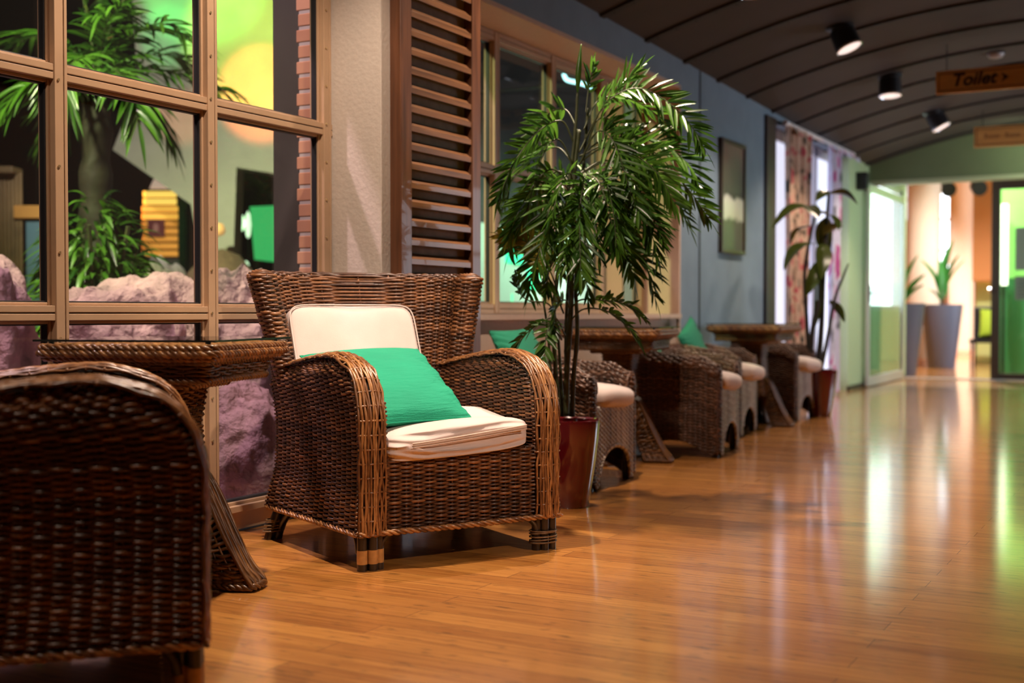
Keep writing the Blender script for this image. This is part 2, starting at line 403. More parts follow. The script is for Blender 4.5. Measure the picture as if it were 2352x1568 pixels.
def floral():
    m, nt, b = nodes_mat('floral_cotton'); tc = N(nt, 'ShaderNodeTexCoord')
    mp = N(nt, 'ShaderNodeMapping'); mp.inputs['Scale'].default_value = (6, 6, 4.6); L(nt, tc.outputs['Object'], mp.inputs['Vector'])
    n = N(nt, 'ShaderNodeTexNoise'); n.inputs['Scale'].default_value = 1.3; n.inputs['Detail'].default_value = 3; L(nt, mp.outputs[0], n.inputs['Vector'])
    r = ramp(nt, [(.36, (.06, .055, .04)), (.43, (.48, .33, .24)), (.55, (.55, .38, .28)), (.60, (.48, .09, .11)), (.7, (.33, .05, .07))], n.outputs['Fac'])
    L(nt, r.outputs[0], b.inputs['Base Color']); b.inputs['Roughness'].default_value = .9
    return m
M['floral'] = floral()
def floral2():
    m, nt, b = nodes_mat('white_floral_cotton'); tc = N(nt, 'ShaderNodeTexCoord')
    mp = N(nt, 'ShaderNodeMapping'); mp.inputs['Scale'].default_value = (5, 5, 3.2); L(nt, tc.outputs['Object'], mp.inputs['Vector'])
    n = N(nt, 'ShaderNodeTexNoise'); n.inputs['Scale'].default_value = 1.2; n.inputs['Detail'].default_value = 2; L(nt, mp.outputs[0], n.inputs['Vector'])
    r = ramp(nt, [(.34, (.10, .11, .14)), (.42, (.55, .55, .68)), (.56, (.6, .6, .74)), (.62, (.55, .12, .35)), (.7, (.4, .06, .25))], n.outputs['Fac'])
    L(nt, r.outputs[0], b.inputs['Base Color']); b.inputs['Roughness'].default_value = .9
    return m
M['floral2'] = floral2()
def brick():
    m, nt, b = nodes_mat('orange_brick'); g = N(nt, 'ShaderNodeNewGeometry')
    r = ramp(nt, [(0, (.44, .20, .10)), (1, (.60, .32, .18))], g.outputs['Random Per Island']); L(nt, r.outputs[0], b.inputs['Base Color'])
    b.inputs['Roughness'].default_value = .9
    return m
M['brick'] = brick(); M['mortar'] = simple('grey_mortar', (.42, .38, .34), .95)
M['daylight'] = emit('daylight_pane', (.86, .93, 1.0), 5.0)
M['daylight_dim'] = emit('frosted_daylight_pane', (.76, .80, 1.0), .9)
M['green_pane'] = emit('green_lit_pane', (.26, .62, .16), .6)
M['lamp'] = emit('warm_lamp_disc', (1.0, .86, .80), .9)
# ------------------------------------------------------------------ room shell
XW, XG = -2.88, -3.15           # pier face and first window plane
XL, XG2 = -3.17, -3.465         # long wall face and second window plane
def vault(x, y=7.0):
    s = x-XL
    return 2.64-.0235*(y-7)+.34*s-.075*s*s
mb = MB(); mb.box((-3.17, -1.6, -.05), (1.7, 16.2, 0)); mb.box((-3.5, 4.95, -.05), (-3.17, 16.2, 0)); mb.box((-12, 16.2, -.05), (6, 34, 0))
structure(mb.build('floor', M['floor']))
# barrel ceiling of panels with dark battens
mb = MB(); xs = np.linspace(-3.5, 1.75, 40)
P = np.array([[(x, y, vault(x, y)) for x in xs] for y in (-1.6, 14.3)]); mb.grid(P, 0)
P2 = P.copy(); P2[..., 2] += .06; mb.grid(P2[::-1], 0)
y = 6.965-.707*12
while y < 14.2:
    for k in range(len(xs)-1):
        x0, x1 = xs[k], xs[k+1]; v = lambda x: vault(x, y)
        mb.add([(x0, y-.034, v(x0)-.016), (x1, y-.034, v(x1)-.016), (x1, y+.034, v(x1)-.016), (x0, y+.034, v(x0)-.012),
                (x0, y-.034, v(x0)+.01), (x1, y-.034, v(x1)+.01), (x1, y+.034, v(x1)+.01), (x0, y+.034, v(x0)+.01)],
               [(0, 1, 2, 3), (0, 4, 5, 1), (3, 2, 6, 7)], 1)
    y += .707
structure(mb.build('ceiling', [M['ceil'], M['rib']], smooth=.5))

# left wall: frontage of the first window
mb = MB()
mb.box((XW, -1.6, 2.36), (-3.2, 4.17, 2.95)); mb.box((XW, -1.6, 0), (-3.42, 1.3, 2.95))
structure(mb.build('wall_left_near', M['cream']))
mb = MB(); mb.box((XW, 4.172, 0), (-3.22, 4.95, 2.95)); structure(mb.build('wall_pier', M['cream']))
# long blue wall
mb = MB()
mb.box((XL, 4.95, 0), (-3.6, 5.35, 2.85)); mb.box((XL, 5.35, 2.425), (-3.6, 8.30, 2.85)); mb.box((XL, 8.30, 0), (-3.6, 10.27, 2.85)); mb.box((XL, 10.27, 2.47), (-3.4, 13.25, 2.75))
mb.box((XL+.006, 8.685, 0), (XL-.05, 8.703, 2.6), 1)
structure(mb.build('wall_left', [M['blue'], M['steel']]))
# reveals of the second window
mb = MB()
mb.box((XL+.001, 8.285, .0), (XG2-.06, 8.31, 2.43)); mb.box((XL+.001, 5.35, 2.405), (XG2-.06, 8.3, 2.43)); mb.box((XL+.001, 5.345, 0), (XG2-.06, 5.37, 2.43))
mb.box((XL-.015, 5.35, 0), (XG2-.06, 8.285, .785)); mb.box((XL+.02, 5.35, .785), (XG2-.06, 8.285, .815))
structure(mb.build('trim_1', M['reveal']))
# right and back walls, end beam
mb = MB(); mb.box((1.6, -1.6, 0), (1.75, 16.2, 3.4)); structure(mb.build('wall_right', M['terracotta']))
mb = MB(); mb.box((-3.4, -1.75, 0), (1.75, -1.6, 3.4)); structure(mb.build('wall_back', M['terracotta']))
mb = MB(); xs = np.linspace(-3.3, 1.6, 30)
pts = [(-3.3, 14.2, 2.29)]+[(1.6, 14.2, 2.29)]+[(x, 14.2, vault(x, 14.2)+.02) for x in xs[::-1]]
mb.prism(pts, (0, .15, 0)); mb.box((-3.3, 14.185, 2.255), (1.6, 14.36, 2.30), 1)
structure(mb.build('wall_end', [M['green_wall'], M['header']]))
mb = MB(); mb.box((-3.4, 14.3, 2.475), (1.6, 16.3, 2.52)); structure(mb.build('ceiling_porch', M['header']))

# long wall, far stretch
FLOC, FRZ = (XL, 0, 0), 0.0
def far_build(mb, name, mats, **k): return mb.build(name, mats, loc=FLOC, **k)
mb = MB(); mb.box((.03, 10.27, 0), (-.2, 10.53, 2.5)); structure(bevel(far_build(mb, 'trim_2', M['door_dark']), .01))
mb = MB(); mb.box((0, 13.25, 0), (-.2, 14.3, 2.75)); mb.box((0, 14.3, 0), (-.2, 16.3, .86)); mb.box((0, 14.3, 2.36), (-.2, 16.3, 2.6)); mb.box((0, 16.08, .86), (-.2, 16.3, 2.36))
structure(far_build(mb, 'wall_left_green', simple('green_lit_wall', (.42, .55, .34), .6)))  # the green light on this stretch is put into the wall colour
# third window (to the floor) behind the curtains
w3 = MB(); w3.box((-.10, 10.53, 0), (-.17, 10.60, 2.47)); w3.box((-.06, 11.40, 0), (-.17, 11.79, 2.47), 1); w3.box((-.10, 12.30, 0), (-.17, 12.36, 2.47)); w3.box((-.10, 13.19, 0), (-.17, 13.25, 2.47))
w3.box((-.10, 10.53, 2.38), (-.17, 13.25, 2.47)); w3.box((-.10, 10.53, 0), (-.17, 13.25, .09))
w3o = structure(far_build(w3, 'window_3', [simple('white_window_frame', (.62, .62, .64), .5), M['teak_v']]))
mb = MB(); mb.box((-.14, 10.55, .06), (-.15, 13.23, 2.44)); mb.build('pane', M['daylight_dim'], parent=w3o)
w4 = MB(); w4.box((-.02, 14.30, .86), (-.2, 14.36, 2.36)); w4.box((-.02, 16.02, .86), (-.2, 16.08, 2.36)); w4.box((-.02, 14.3, .86), (-.2, 16.08, .91)); w4.box((-.02, 14.3, 2.30), (-.2, 16.08, 2.36))
w4o = structure(far_build(w4, 'window_4', M['door_light'])); mb = MB(); mb.box((-.12, 14.33, .88), (-.13, 16.05, 2.34)); mb.build('pane', M['daylight'], parent=w4o)
mb = MB(); mb.box((.015, 13.25, 0), (-.01, 16.2, .05)); structure(far_build(mb, 'baseboard_left', M['door_dark']))

# ------------------------------------------------------------------ window 1 : tan frames with moulded bars
def bar(mb, axis, a, b, c, w, t0=XG-.03, t1=XG+.035):
    """moulded bar: flat board, raised outer beads and a centre groove. axis 'z': vertical at y=c; axis 'y': horizontal at z=c"""
    def bx(lo, hi, x0, x1, mi=0):
        if axis == 'z': mb.box((x0, lo, a), (x1, hi, b), mi)
        else: mb.box((x0, a, lo), (x1, b, hi), mi)
    h = w/2
    g = c+(h*.45 if axis == 'z' else 0)
    bx(c-h, g-.002, t0, t1); bx(g+.002, c+h, t0, t1); bx(g-.002, g+.002, t0, t1-.006, 1)
    bx(c-h-.010, c-h, t0, t1-.022); bx(c+h, c+h+.010, t0, t1-.022)
    bx(c-h-.015, c-h-.010, t0+.01, t1-.03, 2); bx(c+h+.010, c+h+.015, t0+.01, t1-.03, 2)
mb = MB()
YM1 = [1.38, 2.067, 2.757, 3.447, 4.132]
for yy in YM1: bar(mb, 'z', .06, 2.34, yy, .050)
for zz in (.82, 1.575, 2.30): bar(mb, 'y', 1.36, 4.17, zz, .048, t1=XG+.030)
mb.box((XG-.03, 1.36, .0), (XG+.02, 4.17, .075)); mb.box((XG-.03, 1.36, .075), (XG+.04, 4.17, .10)); mb.box((XG-.03, 1.36, .10), (XG+.018, 4.17, .112))
mb.box((XG-.02, 1.36, .112), (XG+.004, 4.17, .122), 2); mb.box((XG+.02, 1.36, 0), (XG+.024, 4.17, .008), 2)
mb.box((XG-.05, 1.3, 0), (XG-.03, 1.36, 2.34))
win1 = structure(bevel(mb.build('window_1', [M['frame'], M['door_dark'], M['gasket']]), .0035, 2))
for i in range(4):
    for (z0, z1) in ((.12, .80), (.84, 1.555), (1.595, 2.28)):
        p = MB(); p.box((XG-.012, YM1[i]+.03, z0), (XG-.006, YM1[i+1]-.03, z1)); p.build('pane', M['glass'], parent=win1)
for yy in YM1[1:]:
    p = MB()
    for z in np.arange(.2, 2.3, .155 if yy > 3 else .27):
        for s in (-.012,): p.lathe([(0, .004), (.0045, .003), (.005, 0)], (0, 0, 0), 8) if False else p.cyl((XG+.033, yy+s, z), (XG+.039, yy+s, z), .0048, 8)
    p.build('screws', M['screw'], parent=win1)
# second window
mb = MB(); YM2 = [5.42, 6.12, 6.83, 7.555, 8.24]
for yy in YM2: bar(mb, 'z', .82, 2.40, yy, .056, t0=XG2-.03, t1=XG2+.035)
for zz in (.845, 1.625, 2.375): bar(mb, 'y', 5.37, 8.285, zz, .054, t0=XG2-.03, t1=XG2+.030)
win2 = structure(bevel(mb.build('window_2', [M['frame'], M['door_dark'], M['gasket']]), .0035, 2))
for i in range(4):
    for (z0, z1) in ((.87, 1.60), (1.65, 2.35)):
        p = MB(); p.box((XG2-.012, YM2[i]+.03, z0), (XG2-.006, YM2[i+1]-.03, z1)); p.build('pane', M['glass'], parent=win2)

# louvred shutter standing on the pier
SX0, SX1, SY0, SY1 = -2.879, -2.824, 4.235, 4.885
sh = thing('louvred_shutter', 'tall brown louvred wooden shutter fixed to the wall between the two windows', 'shutter', (SX0, SY0, .04))
W = SY1-SY0; T = SX1-SX0
p = MB(); p.box((.001, .01, .01), (.012, W-.01, 2.42)); p.build('back_board', M['teak_back'], parent=sh)
for y0, y1 in ((0, .082), (W-.075, W)):
    p = MB(); p.box((0, y0, 0), (T, y1, 2.44)); bevel(p.build('stile', M['teak_v'], parent=sh), .004)
for z0, z1 in ((0, .09), (2.36, 2.44)):
    p = MB(); p.box((.004, .08, z0), (T-.006, W-.075, z1)); bevel(p.build('rail', M['teak_h'], parent=sh), .003)
nl = 29
for i in range(nl):
    z = .13+i*(2.20/(nl-1))
    p = MB(); y0, y1 = .078, W-.072
    p.prism([(.014, y0, z+.030), (.018, y0, z+.036), (T-.012, y0, z+.013), (T-.006, y0, z+.013), (T-.006, y0, z-.012), (T-.013, y0, z-.012), (T-.016, y0, z+.004)], (0, y1-y0, 0))
    bevel(p.build('louvre', M['teak_h'], parent=sh), .002)

# picture on the blue wall (glazed print)
pic = thing('framed_picture', 'narrow dark-framed glazed picture hanging on the blue wall', 'picture', (XL, 9.11, 1.285))
p = MB(); w, h = .58, .88
for a, b in (((0, 0), (.03, h)), ((w-.03, 0), (w, h)), ((.03, 0), (w-.03, .03)), ((.03, h-.03), (w-.03, h))): p.box((.002, a[0], a[1]), (.035, b[0], b[1]))
bevel(p.build('picture_frame', simple('bronze_frame', (.06, .04, .025), .35), parent=pic), .004)
def printmat():
    m, nt, b = nodes_mat('faded_print'); tc = N(nt, 'ShaderNodeTexCoord'); sp = N(nt, 'ShaderNodeSeparateXYZ'); L(nt, tc.outputs['Generated'], sp.inputs[0])
    n = N(nt, 'ShaderNodeTexNoise'); n.inputs['Scale'].default_value = 5; L(nt, tc.outputs['Generated'], n.inputs['Vector'])
    a = N(nt, 'ShaderNodeMath', operation='MULTIPLY_ADD'); L(nt, n.outputs['Fac'], a.inputs[0]); a.inputs[1].default_value = .12; L(nt, sp.outputs['Z'], a.inputs[2])
    r = ramp(nt, [(0, (.07, .065, .05)), (.34, (.10, .09, .07)), (.38, (.60, .68, .55)), (.54, (.70, .76, .66)), (.58, (.05, .05, .04)), (.8, (.10, .08, .06)), (1, (.20, .11, .08))], a.outputs[0]); L(nt, r.outputs[0], b.inputs['Base Color'])
    b.inputs['Roughness'].default_value = .5; b.inputs['Coat Weight'].default_value = .35; b.inputs['Coat Roughness'].default_value = .02; return m
p = MB(); p.box((.004, .03, .03), (.02, w-.03, h-.03)); p.build('print', printmat(), parent=pic)

# ------------------------------------------------------------------ ceiling lamps, detector, signs
def spot_fixture(x, y, label, tilt=(0, 0), group='black ceiling spotlights'):
    z = vault(x, y)
    t = thing('ceiling_spotlight', label, 'ceiling lamp', (x, y, z), 0, group)
    p = MB(); p.lathe([(0, .005), (.10, .005), (.10, -.022), (.085, -.03), (0, -.03)], n=28); p.build('mounting_plate', M['black'], parent=t, smooth=.6)
    R = Matrix.Rotation(tilt[0], 3, 'X') @ Matrix.Rotation(tilt[1], 3, 'Y')
    def tr(m):
        for i, V in enumerate(m.V): m.V[i] = np.array([R @ Vector(v) for v in V])
        return m
    p = MB(); p.lathe([(0, -.01), (.07, -.012), (.088, -.03), (.093, -.165), (.088, -.168), (.080, -.15)], n=28); tr(p).build('lamp_can', M['black'], parent=t, smooth=.6)
    p = MB(); p.lathe([(.087, -.163), (.0945, -.163), (.0955, -.178), (.088, -.181), (.084, -.172)], n=28); tr(p).build('lamp_ring', M['chrome'], parent=t, smooth=.6)
    p = MB(); p.lathe([(0, -.171), (.06, -.172), (.087, -.175)], n=28); tr(p).build('lamp_lens', M['lamp'], parent=t, smooth=.6)
    return t
LAMPS = [(-2.28, 3.15, 'black ceiling spotlight above the near wicker table', (0, 0)),
         (-2.24, 4.86, 'black ceiling spotlight above the tall palm', (0, 0)),
         (-2.29, 7.17, 'black ceiling spotlight only partly in view at the top edge', (0, -.1)),
         (-2.20, 8.90, 'largest fully visible black ceiling spotlight, tilted to the right', (-.05, -.42)),
         (-2.22, 10.68, 'middle black ceiling spotlight with its lens facing straight down', (-.12, -.06)),
         (-2.20, 12.55, 'farthest black ceiling spotlight, tilted steeply, nearest the end beam', (.0, -.5))]
for (x, y, lab, tl) in LAMPS: spot_fixture(x, y, lab, tl)
dt = thing('smoke_detector', 'small pale round smoke detector on the dark ceiling above the toilet sign', 'smoke detector', (-1.39, 10.7, vault(-1.39, 10.7)))
p = MB(); p.lathe([(0, 0), (.065, 0), (.065, -.02), (.05, -.04), (.02, -.048), (0, -.048)], n=24); p.build('housing', simple('detector_plastic', (.32, .28, .27), .4), parent=dt, smooth=.7)
p = MB(); p.lathe([(.068, .0), (.075, -.004), (.068, -.012)], n=24); p.build('base_ring', M['black'], parent=dt, smooth=.7)

def text_mesh(body, size, extrude, parent, mat, loc, name='lettering', shear=.25, align='LEFT'):
    cu = bpy.data.curves.new('txt', 'FONT'); cu.body = body; cu.size = size; cu.extrude = extrude; cu.shear = shear; cu.align_x = align; cu.offset = .004
    o = bpy.data.objects.new('txt', cu); COL.objects.link(o)
    dg = bpy.context.evaluated_depsgraph_get(); me = bpy.data.meshes.new_from_object(o.evaluated_get(dg)); bpy.data.objects.remove(o); bpy.data.curves.remove(cu)
    r = bpy.data.objects.new(name, me); COL.objects.link(r); me.materials.clear(); me.materials.append(mat); r.parent = parent
    r.location = loc; r.rotation_euler = (PI/2, 0, 0); return r
def hang_sign(name, label, x0, x1, y, z0, z1, rods):
    t = thing(name, label, 'sign', (x0, y, z0)); w, h = x1-x0, z1-z0
    p = MB(); p.box((0, -.012, 0), (w, .012, h)); bevel(p.build('board', M['sign'], parent=t), .004)
    p = MB(); b = .014; i = .022
    for a, c in (((i, i), (w-i, i+.006)), ((i, h-i-.006), (w-i, h-i)), ((i, i), (i+.006, h-i)), ((w-i-.006, i), (w-i, h-i))): p.box((a[0], -.0145, a[1]), (c[0], -.0115, c[1]))
    p.build('painted_border', M['sign_dark'], parent=t)
    for rx in rods:
        p = MB(); p.cyl((rx, 0, h-.01), (rx, 0, vault(x0+rx, y)-z0+.005), .004, 8); p.build('hanging_rod', M['black'], parent=t)
    return t
s1 = hang_sign('hanging_sign', 'ochre wooden sign reading Toilet with an arrow, hung below the ceiling', -1.754, -.70, 10.14, 2.525, 2.705, (.08, .97))
text_mesh('Toilet', .135, .001, s1, M['ink'], (.115, -.0135, .055))
p = MB(); p.prism([(.478, -.0145, .055), (.535, -.0145, .093), (.478, -.0145, .131), (.498, -.0145, .093)], (0, .003, 0)); p.build('arrow', M['ink'], parent=s1)
s2 = hang_sign('hanging_sign', 'farther pale ochre wooden sign with faint lettering, hung in front of the green beam', -1.888, -.85, 13.03, 2.455, 2.66, (.08, .95))
fl = simple('faded_lettering', (.30, .14, .04), .6); xx = .10
for k, wl in enumerate([.03, .022, .026, .02, .024, .02, .05, .03, .022, .026, .02, .022, .02]):
    if wl < .045: MB().box((xx, -.0135, .085), (xx+wl*.75, -.012, .085+(.05 if wl > .028 else .032))).build('faint_letter', fl, parent=s2)
    xx += wl
# wall speaker on the green stretch
ws = thing('wall_speaker', 'small dark speaker mounted high on the green-lit wall', 'speaker', (XL, 13.62, 2.15), FRZ)
p = MB(); p.box((0, -.06, 0), (.12, .06, .19)); bevel(p.build('cabinet', M['black'], parent=ws), .012)
p = MB(); p.cyl((.12, 0, .07), (.123, 0, .07), .045, 20); p.build('cone', M['steel'], parent=ws)
# ------------------------------------------------------------------ wingback wicker armchair
def smooth01(x): x = np.clip(x, 0, 1); return x*x*(3-2*x)
HUMP = [(-.352, .115), (-.352, .30), (-.352, .47), (-.340, .54), (-.312, .595), (-.265, .637), (-.20, .662), (-.12, .675), (.0, .668), (.13, .652), (.25, .634), (.40, .612)]
HP = spline([(0, y, z) for y, z in HUMP], 240)[:, 1:]
hs = np.concatenate([[0], np.cumsum(np.linalg.norm(np.diff(HP, axis=0), axis=1))]); hs /= hs[-1]
ipk = int(np.argmax(HP[:, 1]))
def yfront(z): return np.interp(z, HP[:ipk+1, 1], HP[:ipk+1, 0])
def ytopback(z): return np.interp(-z, -HP[ipk:, 1], HP[ipk:, 0])
def ybackside(z): return np.where(z < .612, np.interp(z, [.1, .25, .45, .53, .61], [.40, .368, .36, .38, .405]), ytopback(z))
def arm_side(side, inner=False):
    def S(u, v):
        z0, z1 = (.34, .662) if inner else (.118, .664)
        z = z0+v*(z1-z0); yf = yfront(z)+.004; yb = np.maximum(ybackside(z) if not inner else np.minimum(ybackside(z), .36), yf+.02)
        y = yf+(yb-yf)*u
        ytop = np.interp(y, HP[ipk//2:, 0], HP[ipk//2:, 1])
        roll = smooth01((z-(ytop-.05))/.05)*.022
        if inner: x = .292-.004*np.sin(PI*v)+roll*.6
        else: x = .383-.010*np.sin(PI*np.clip((z-.12)/.45, 0, 1))+.022*smooth01((.30-z)/.2)*u**2-roll
        return np.stack([side*x, y, z], -1)
    return S
def arm_band(side, a, b):          # a along the hump, b across
    y = np.interp(a, hs, HP[:, 0]); z = np.interp(a, hs, HP[:, 1])
    ty = np.interp(np.clip(a+.004, 0, 1), hs, HP[:, 0])-np.interp(np.clip(a-.004, 0, 1), hs, HP[:, 0])
    tz = np.interp(np.clip(a+.004, 0, 1), hs, HP[:, 1])-np.interp(np.clip(a-.004, 0, 1), hs, HP[:, 1])
    n = np.sqrt(ty*ty+tz*tz)+1e-9; bul = .013*(1-(2*b-1)**2)
    return np.stack([side*(.286+.098*b), y-tz/n*bul, z+ty/n*bul], -1)
def back_plan(inner):
    def S(u, v):
        th = PI*(1-u)
        if inner:
            z = .36+v*.592; w = np.interp(z, [.36, .6, .95], [.325, .335, .405]); yb = np.interp(z, [.36, .6, .8, .95], [.355, .395, .435, .470]); d = np.interp(z, [.36, .6, .95], [.06, .11, .13])
        else:
            z = .118+v*.834; w = np.interp(z, [.1, .25, .45, .6, .95], [.400, .378, .372, .385, .450]); yb = np.interp(z, [.1, .25, .45, .6, .95], [.415, .385, .385, .44, .525]); d = np.interp(z, [.1, .45, .62, .95], [.05, .05, .10, .17])
        c, s = np.cos(th), np.sin(th)
        return np.stack([w*np.sign(c)*np.abs(c)**.5, yb-d+d*np.abs(s)**.6, z], -1)
    return S
def leg_poles(side, back, pale):
    p = MB(); pts = []
    if not back:
        for dx, dy in ((0, 0), (-.034, -.006), (-.026, .026), (-.060, .004)):
            x, y = side*(.362+dx), -.334+dy
            p.cyl((x, y, 0), (x, y, .128), .0165, 14)
            if pale and dx > -.05 or (pale and dx == -.060): p.cyl((x, y, .022), (x, y, .066), .0172, 14, 1)
        br = spline([(side*.30, -.334, .05), (side*.296, -.334, .085), (side*.27, -.334, .112), (side*.22, -.332, .120), (side*.12, -.33, .118)], 14)
        p.tubes(br[None], .012, 10)
        br = spline([(side*.358, -.30, .05), (side*.358, -.292, .085), (side*.358, -.265, .112), (side*.358, -.2, .120)], 12)
        p.tubes(br[None], .011, 10)
        cx, cy, zz, tl = side*.330, -.330, (.018, .068), 0
    else:
        for dx, dy in ((0, 0), (-.032, .002)):
            p.tubes(np.array([[(side*(.412+dx), .352+dy, 0), (side*(.405+dx), .350+dy, .03), (side*(.372+dx), .335+dy, .13)]]), .018, 14)
        br = spline([(side*.375, .345, .03), (side*.368, .315, .07), (side*.36, .27, .105), (side*.36, .2, .118)], 12); p.tubes(br[None], .013, 10)
        cx, cy, zz, tl = side*.395, .352, (.022, .072), -.22
    return p, (cx, cy, zz, tl, back)
def coil(cx, cy, zz, back, side, n=7):
    p = MB(); a = np.linspace(0, 2*PI*n, n*16); z = np.interp(a, [0, a[-1]], zz)
    rx, ry = (.052, .036) if not back else (.038, .024)
    sh = 0 if not back else -side*(z-.03)*.30
    wob = .004*np.sin(a*.37)
    p.tubes(np.stack([cx+sh+rx*np.cos(a), cy+ry*np.sin(a), z+wob], 1)[None], .0026, 5); return p
BK = .0022
def make_armchair(label):
    t = thing('wicker_armchair', label, 'armchair', (0, 0, 0), 0, 'wingback wicker armchairs at the near table')
    mats = [M['wicker'], M['dark_backing']]
    for side in (-1, 1):
        p = MB()
        weave(p, arm_side(side), 82, 18, r=.0047, amp=.0062, flip=side, back=BK, per=6)
        weave(p, arm_side(side, True), 48, 17, r=.0045, amp=.0060, flip=-side, back=BK, per=6)
        arm = p.build('armrest', mats, parent=t, smooth=4)
        p = MB(); weave(p, lambda a, b: arm_band(side, a, b), 11, 27, r=.0047, amp=.0018, flip=-side, rs=.0036, jit=.25, per=3, stake_v=12, back=.006)
        p.build('arm_facing', [M['wicker_edge'], M['dark_backing']], parent=arm, smooth=4)
    p = MB(); weave(p, lambda u, v: np.stack([(u-.5)*.584, -.337-.010*np.sin(PI*np.clip(u, 0, 1)), .120+v*.245], -1), 37, 14, r=.0050, amp=.0066, jit=.1, back=BK, per=6)
    p.build('front_panel', mats, parent=t, smooth=4)
    p = MB(); weave(p, back_plan(True), 86, 20, r=.0046, amp=.0060, back=BK, per=6); weave(p, back_plan(False), 90, 22, r=.0050, amp=.0048, flip=-1, sides=4, per=3)
    So, Si = back_plan(False), back_plan(True)
    def rim(a, b):
        o = So(a, np.ones_like(a)); i = Si(a, np.ones_like(a)); m = (o+i)/2; h = (o-i)/2; th = PI*b
        q = m - h*np.cos(th)[..., None]; q[..., 2] = .950+.020*np.sin(th); return q
    weave(p, rim, 9, 30, r=.0052, amp=.0035, flip=1, jit=.25, stake_v=8)
    back = p.build('backrest', mats, parent=t, smooth=4)
    for side in (-1, 1):
        p = MB()
        def Wg(u, v, side=side):
            z = .585+v*.375; a = 2*PI*u
            cx = np.interp(z, [.58, .95], [.352, .432]); cy = np.interp(z, [.58, .95], [.310, .358]); rr = np.interp(z, [.58, .95], [.036, .047])
            return np.stack([side*cx+rr*np.cos(a), cy+rr*1.05*np.sin(a), z], -1)
        weave(p, Wg, 46, 8, r=.0058, amp=.0052, flip=1, sides=6, per=5, back=.001)
        for k, (rr, zz) in enumerate(((.042, .962), (.031, .968), (.020, .971), (.010, .972))):
            a = np.linspace(0, 2*PI, 25)[:-1]; p.tubes(np.stack([side*.433+rr*np.cos(a), .358+rr*np.sin(a), zz+.002*np.sin(3*a)], 1)[None], .0058, 6, closed=True)
        p.lathe([(0, .962), (.04, .958)], (side*.433, .358, 0), 16, 1)
        p.build('wing', mats, parent=t, smooth=4)
    p = MB(); rope(p, [(-.384, -.356, .118), (-.2, -.360, .118), (0, -.362, .116), (.2, -.360, .118), (.386, -.356, .118), (.392, 0, .117), (.404, .39, .114), (.36, .415, .114), (0, .425, .114), (-.36, .415, .114), (-.404, .39, .114), (-.392, 0, .117), (-.384, -.35, .118)], R=.0058, r=.0052, strands=3, pitch=.075)
    p.build('braided_base', [M['wicker_edge']], parent=t, smooth=4)
    p = MB(); p.box((-.372, -.325, .110), (.372, .38, .122), 0); p.box((-.288, -.325, .33), (.288, .36, .352)); p.build('seat_deck', M['dark_backing'], parent=t)
    for side, bk, pale in ((-1, 0, 1), (1, 0, 0), (-1, 1, 0), (1, 1, 0)):
        p, (cx, cy, zz, tl, b) = leg_poles(side, bk, pale)
        lg = p.build('leg', [M['pole'], M['cane']], parent=t, smooth=.9)
        if not pale: coil(cx, cy, zz, bk, side).build('cane_binding', M['binding'], parent=lg, smooth=4)
    return t
CH_O, CH_R = (-2.414, 3.703, 0), math.radians(60.58)
chair = make_armchair('wicker wingback armchair holding the white back cushion and green pillow, beside the palm')
chair.location = CH_O; chair.rotation_euler = (0, 0, CH_R)

# cushions -----------------------------------------------------------
def superell(a, b, c, e1, e2, nu=96, nv=64, disp=None):
    u = np.linspace(-PI, PI, nu+1)[:-1]; v = np.linspace(-PI/2, PI/2, nv)
    U, V = np.meshgrid(u, v); f = lambda w, e: np.sign(w)*np.abs(w)**e
    P = np.stack([a*f(np.cos(V), e1)*f(np.cos(U), e2), b*f(np.cos(V), e1)*f(np.sin(U), e2), c*f(np.sin(V), e1)], -1)
    return P if disp is None else disp(P, U, V)
def cushion_obj(name, label, P, loc, rz, mat, group=None, cat='cushion'):
    p = MB(); p.grid(P, cv=True); o = p.build(name, mat, loc=loc, rz=rz, smooth=4); meta(o, label, cat, group); return o
def seat_disp(P, U, V):
    x, y, z = P[..., 0], P[..., 1], P[..., 2]
    fr = smooth01((-y-.27)/.05)                              # front gusset
    fold = np.sin(z*165+2.4*np.sin(x*6+.6)+1.3*np.sin(x*13)) + .8*np.sin(z*270+3.2*np.sin(x*8+2)+x*14)
    y = y - fr*(.0062*fold + .02*np.cos(x*5.0) - .012)
    z = z - .014*smooth01((.05-y)/.3)*(z > 0)
    z = z + .007*np.sin(x*9+1)*smooth01((-y-.1)/.2)*(z > 0) + .006*np.sin(y*16+x*6)*(z > 0) - .010*fr*np.cos(x*5)*(z < 0) - .004*np.abs(x/.27)**3*(z > 0)
    z = z + .055*x
    x = x + .006*np.sin(y*22)*smooth01((np.abs(x)-.24)/.03)*np.sign(x)
    return np.stack([x, y, z], -1)
sc = cushion_obj('seat_cushion', 'wrinkled cream seat cushion with a front zip on the near wicker armchair', superell(.276, .330, .062, .34, .20, 240, 170, seat_disp), (CH_O[0]+0, CH_O[1]+0, .410), CH_R, M['white_cloth'])
off = Matrix.Rotation(CH_R, 3, 'Z') @ Vector((-.012, -.052, 0)); sc.location = (CH_O[0]+off.x, CH_O[1]+off.y, .410)
p = MB(); xs = np.linspace(-.20, .235, 40)
zz = .004+.010*np.sin(xs*4.2)+.055*xs
for dz in (-.0065, .0065): p.tubes(np.stack([xs, -.3400-.02*np.cos(xs*5.0)+.012-.004, zz+dz], 1)[None], .0024, 6)
p.tubes(np.stack([xs, -.3390-.02*np.cos(xs*5.0)+.012-.002, zz], 1)[None], .0042, 6)
zp = p.build('zip', M['zip'], parent=sc, smooth=4)
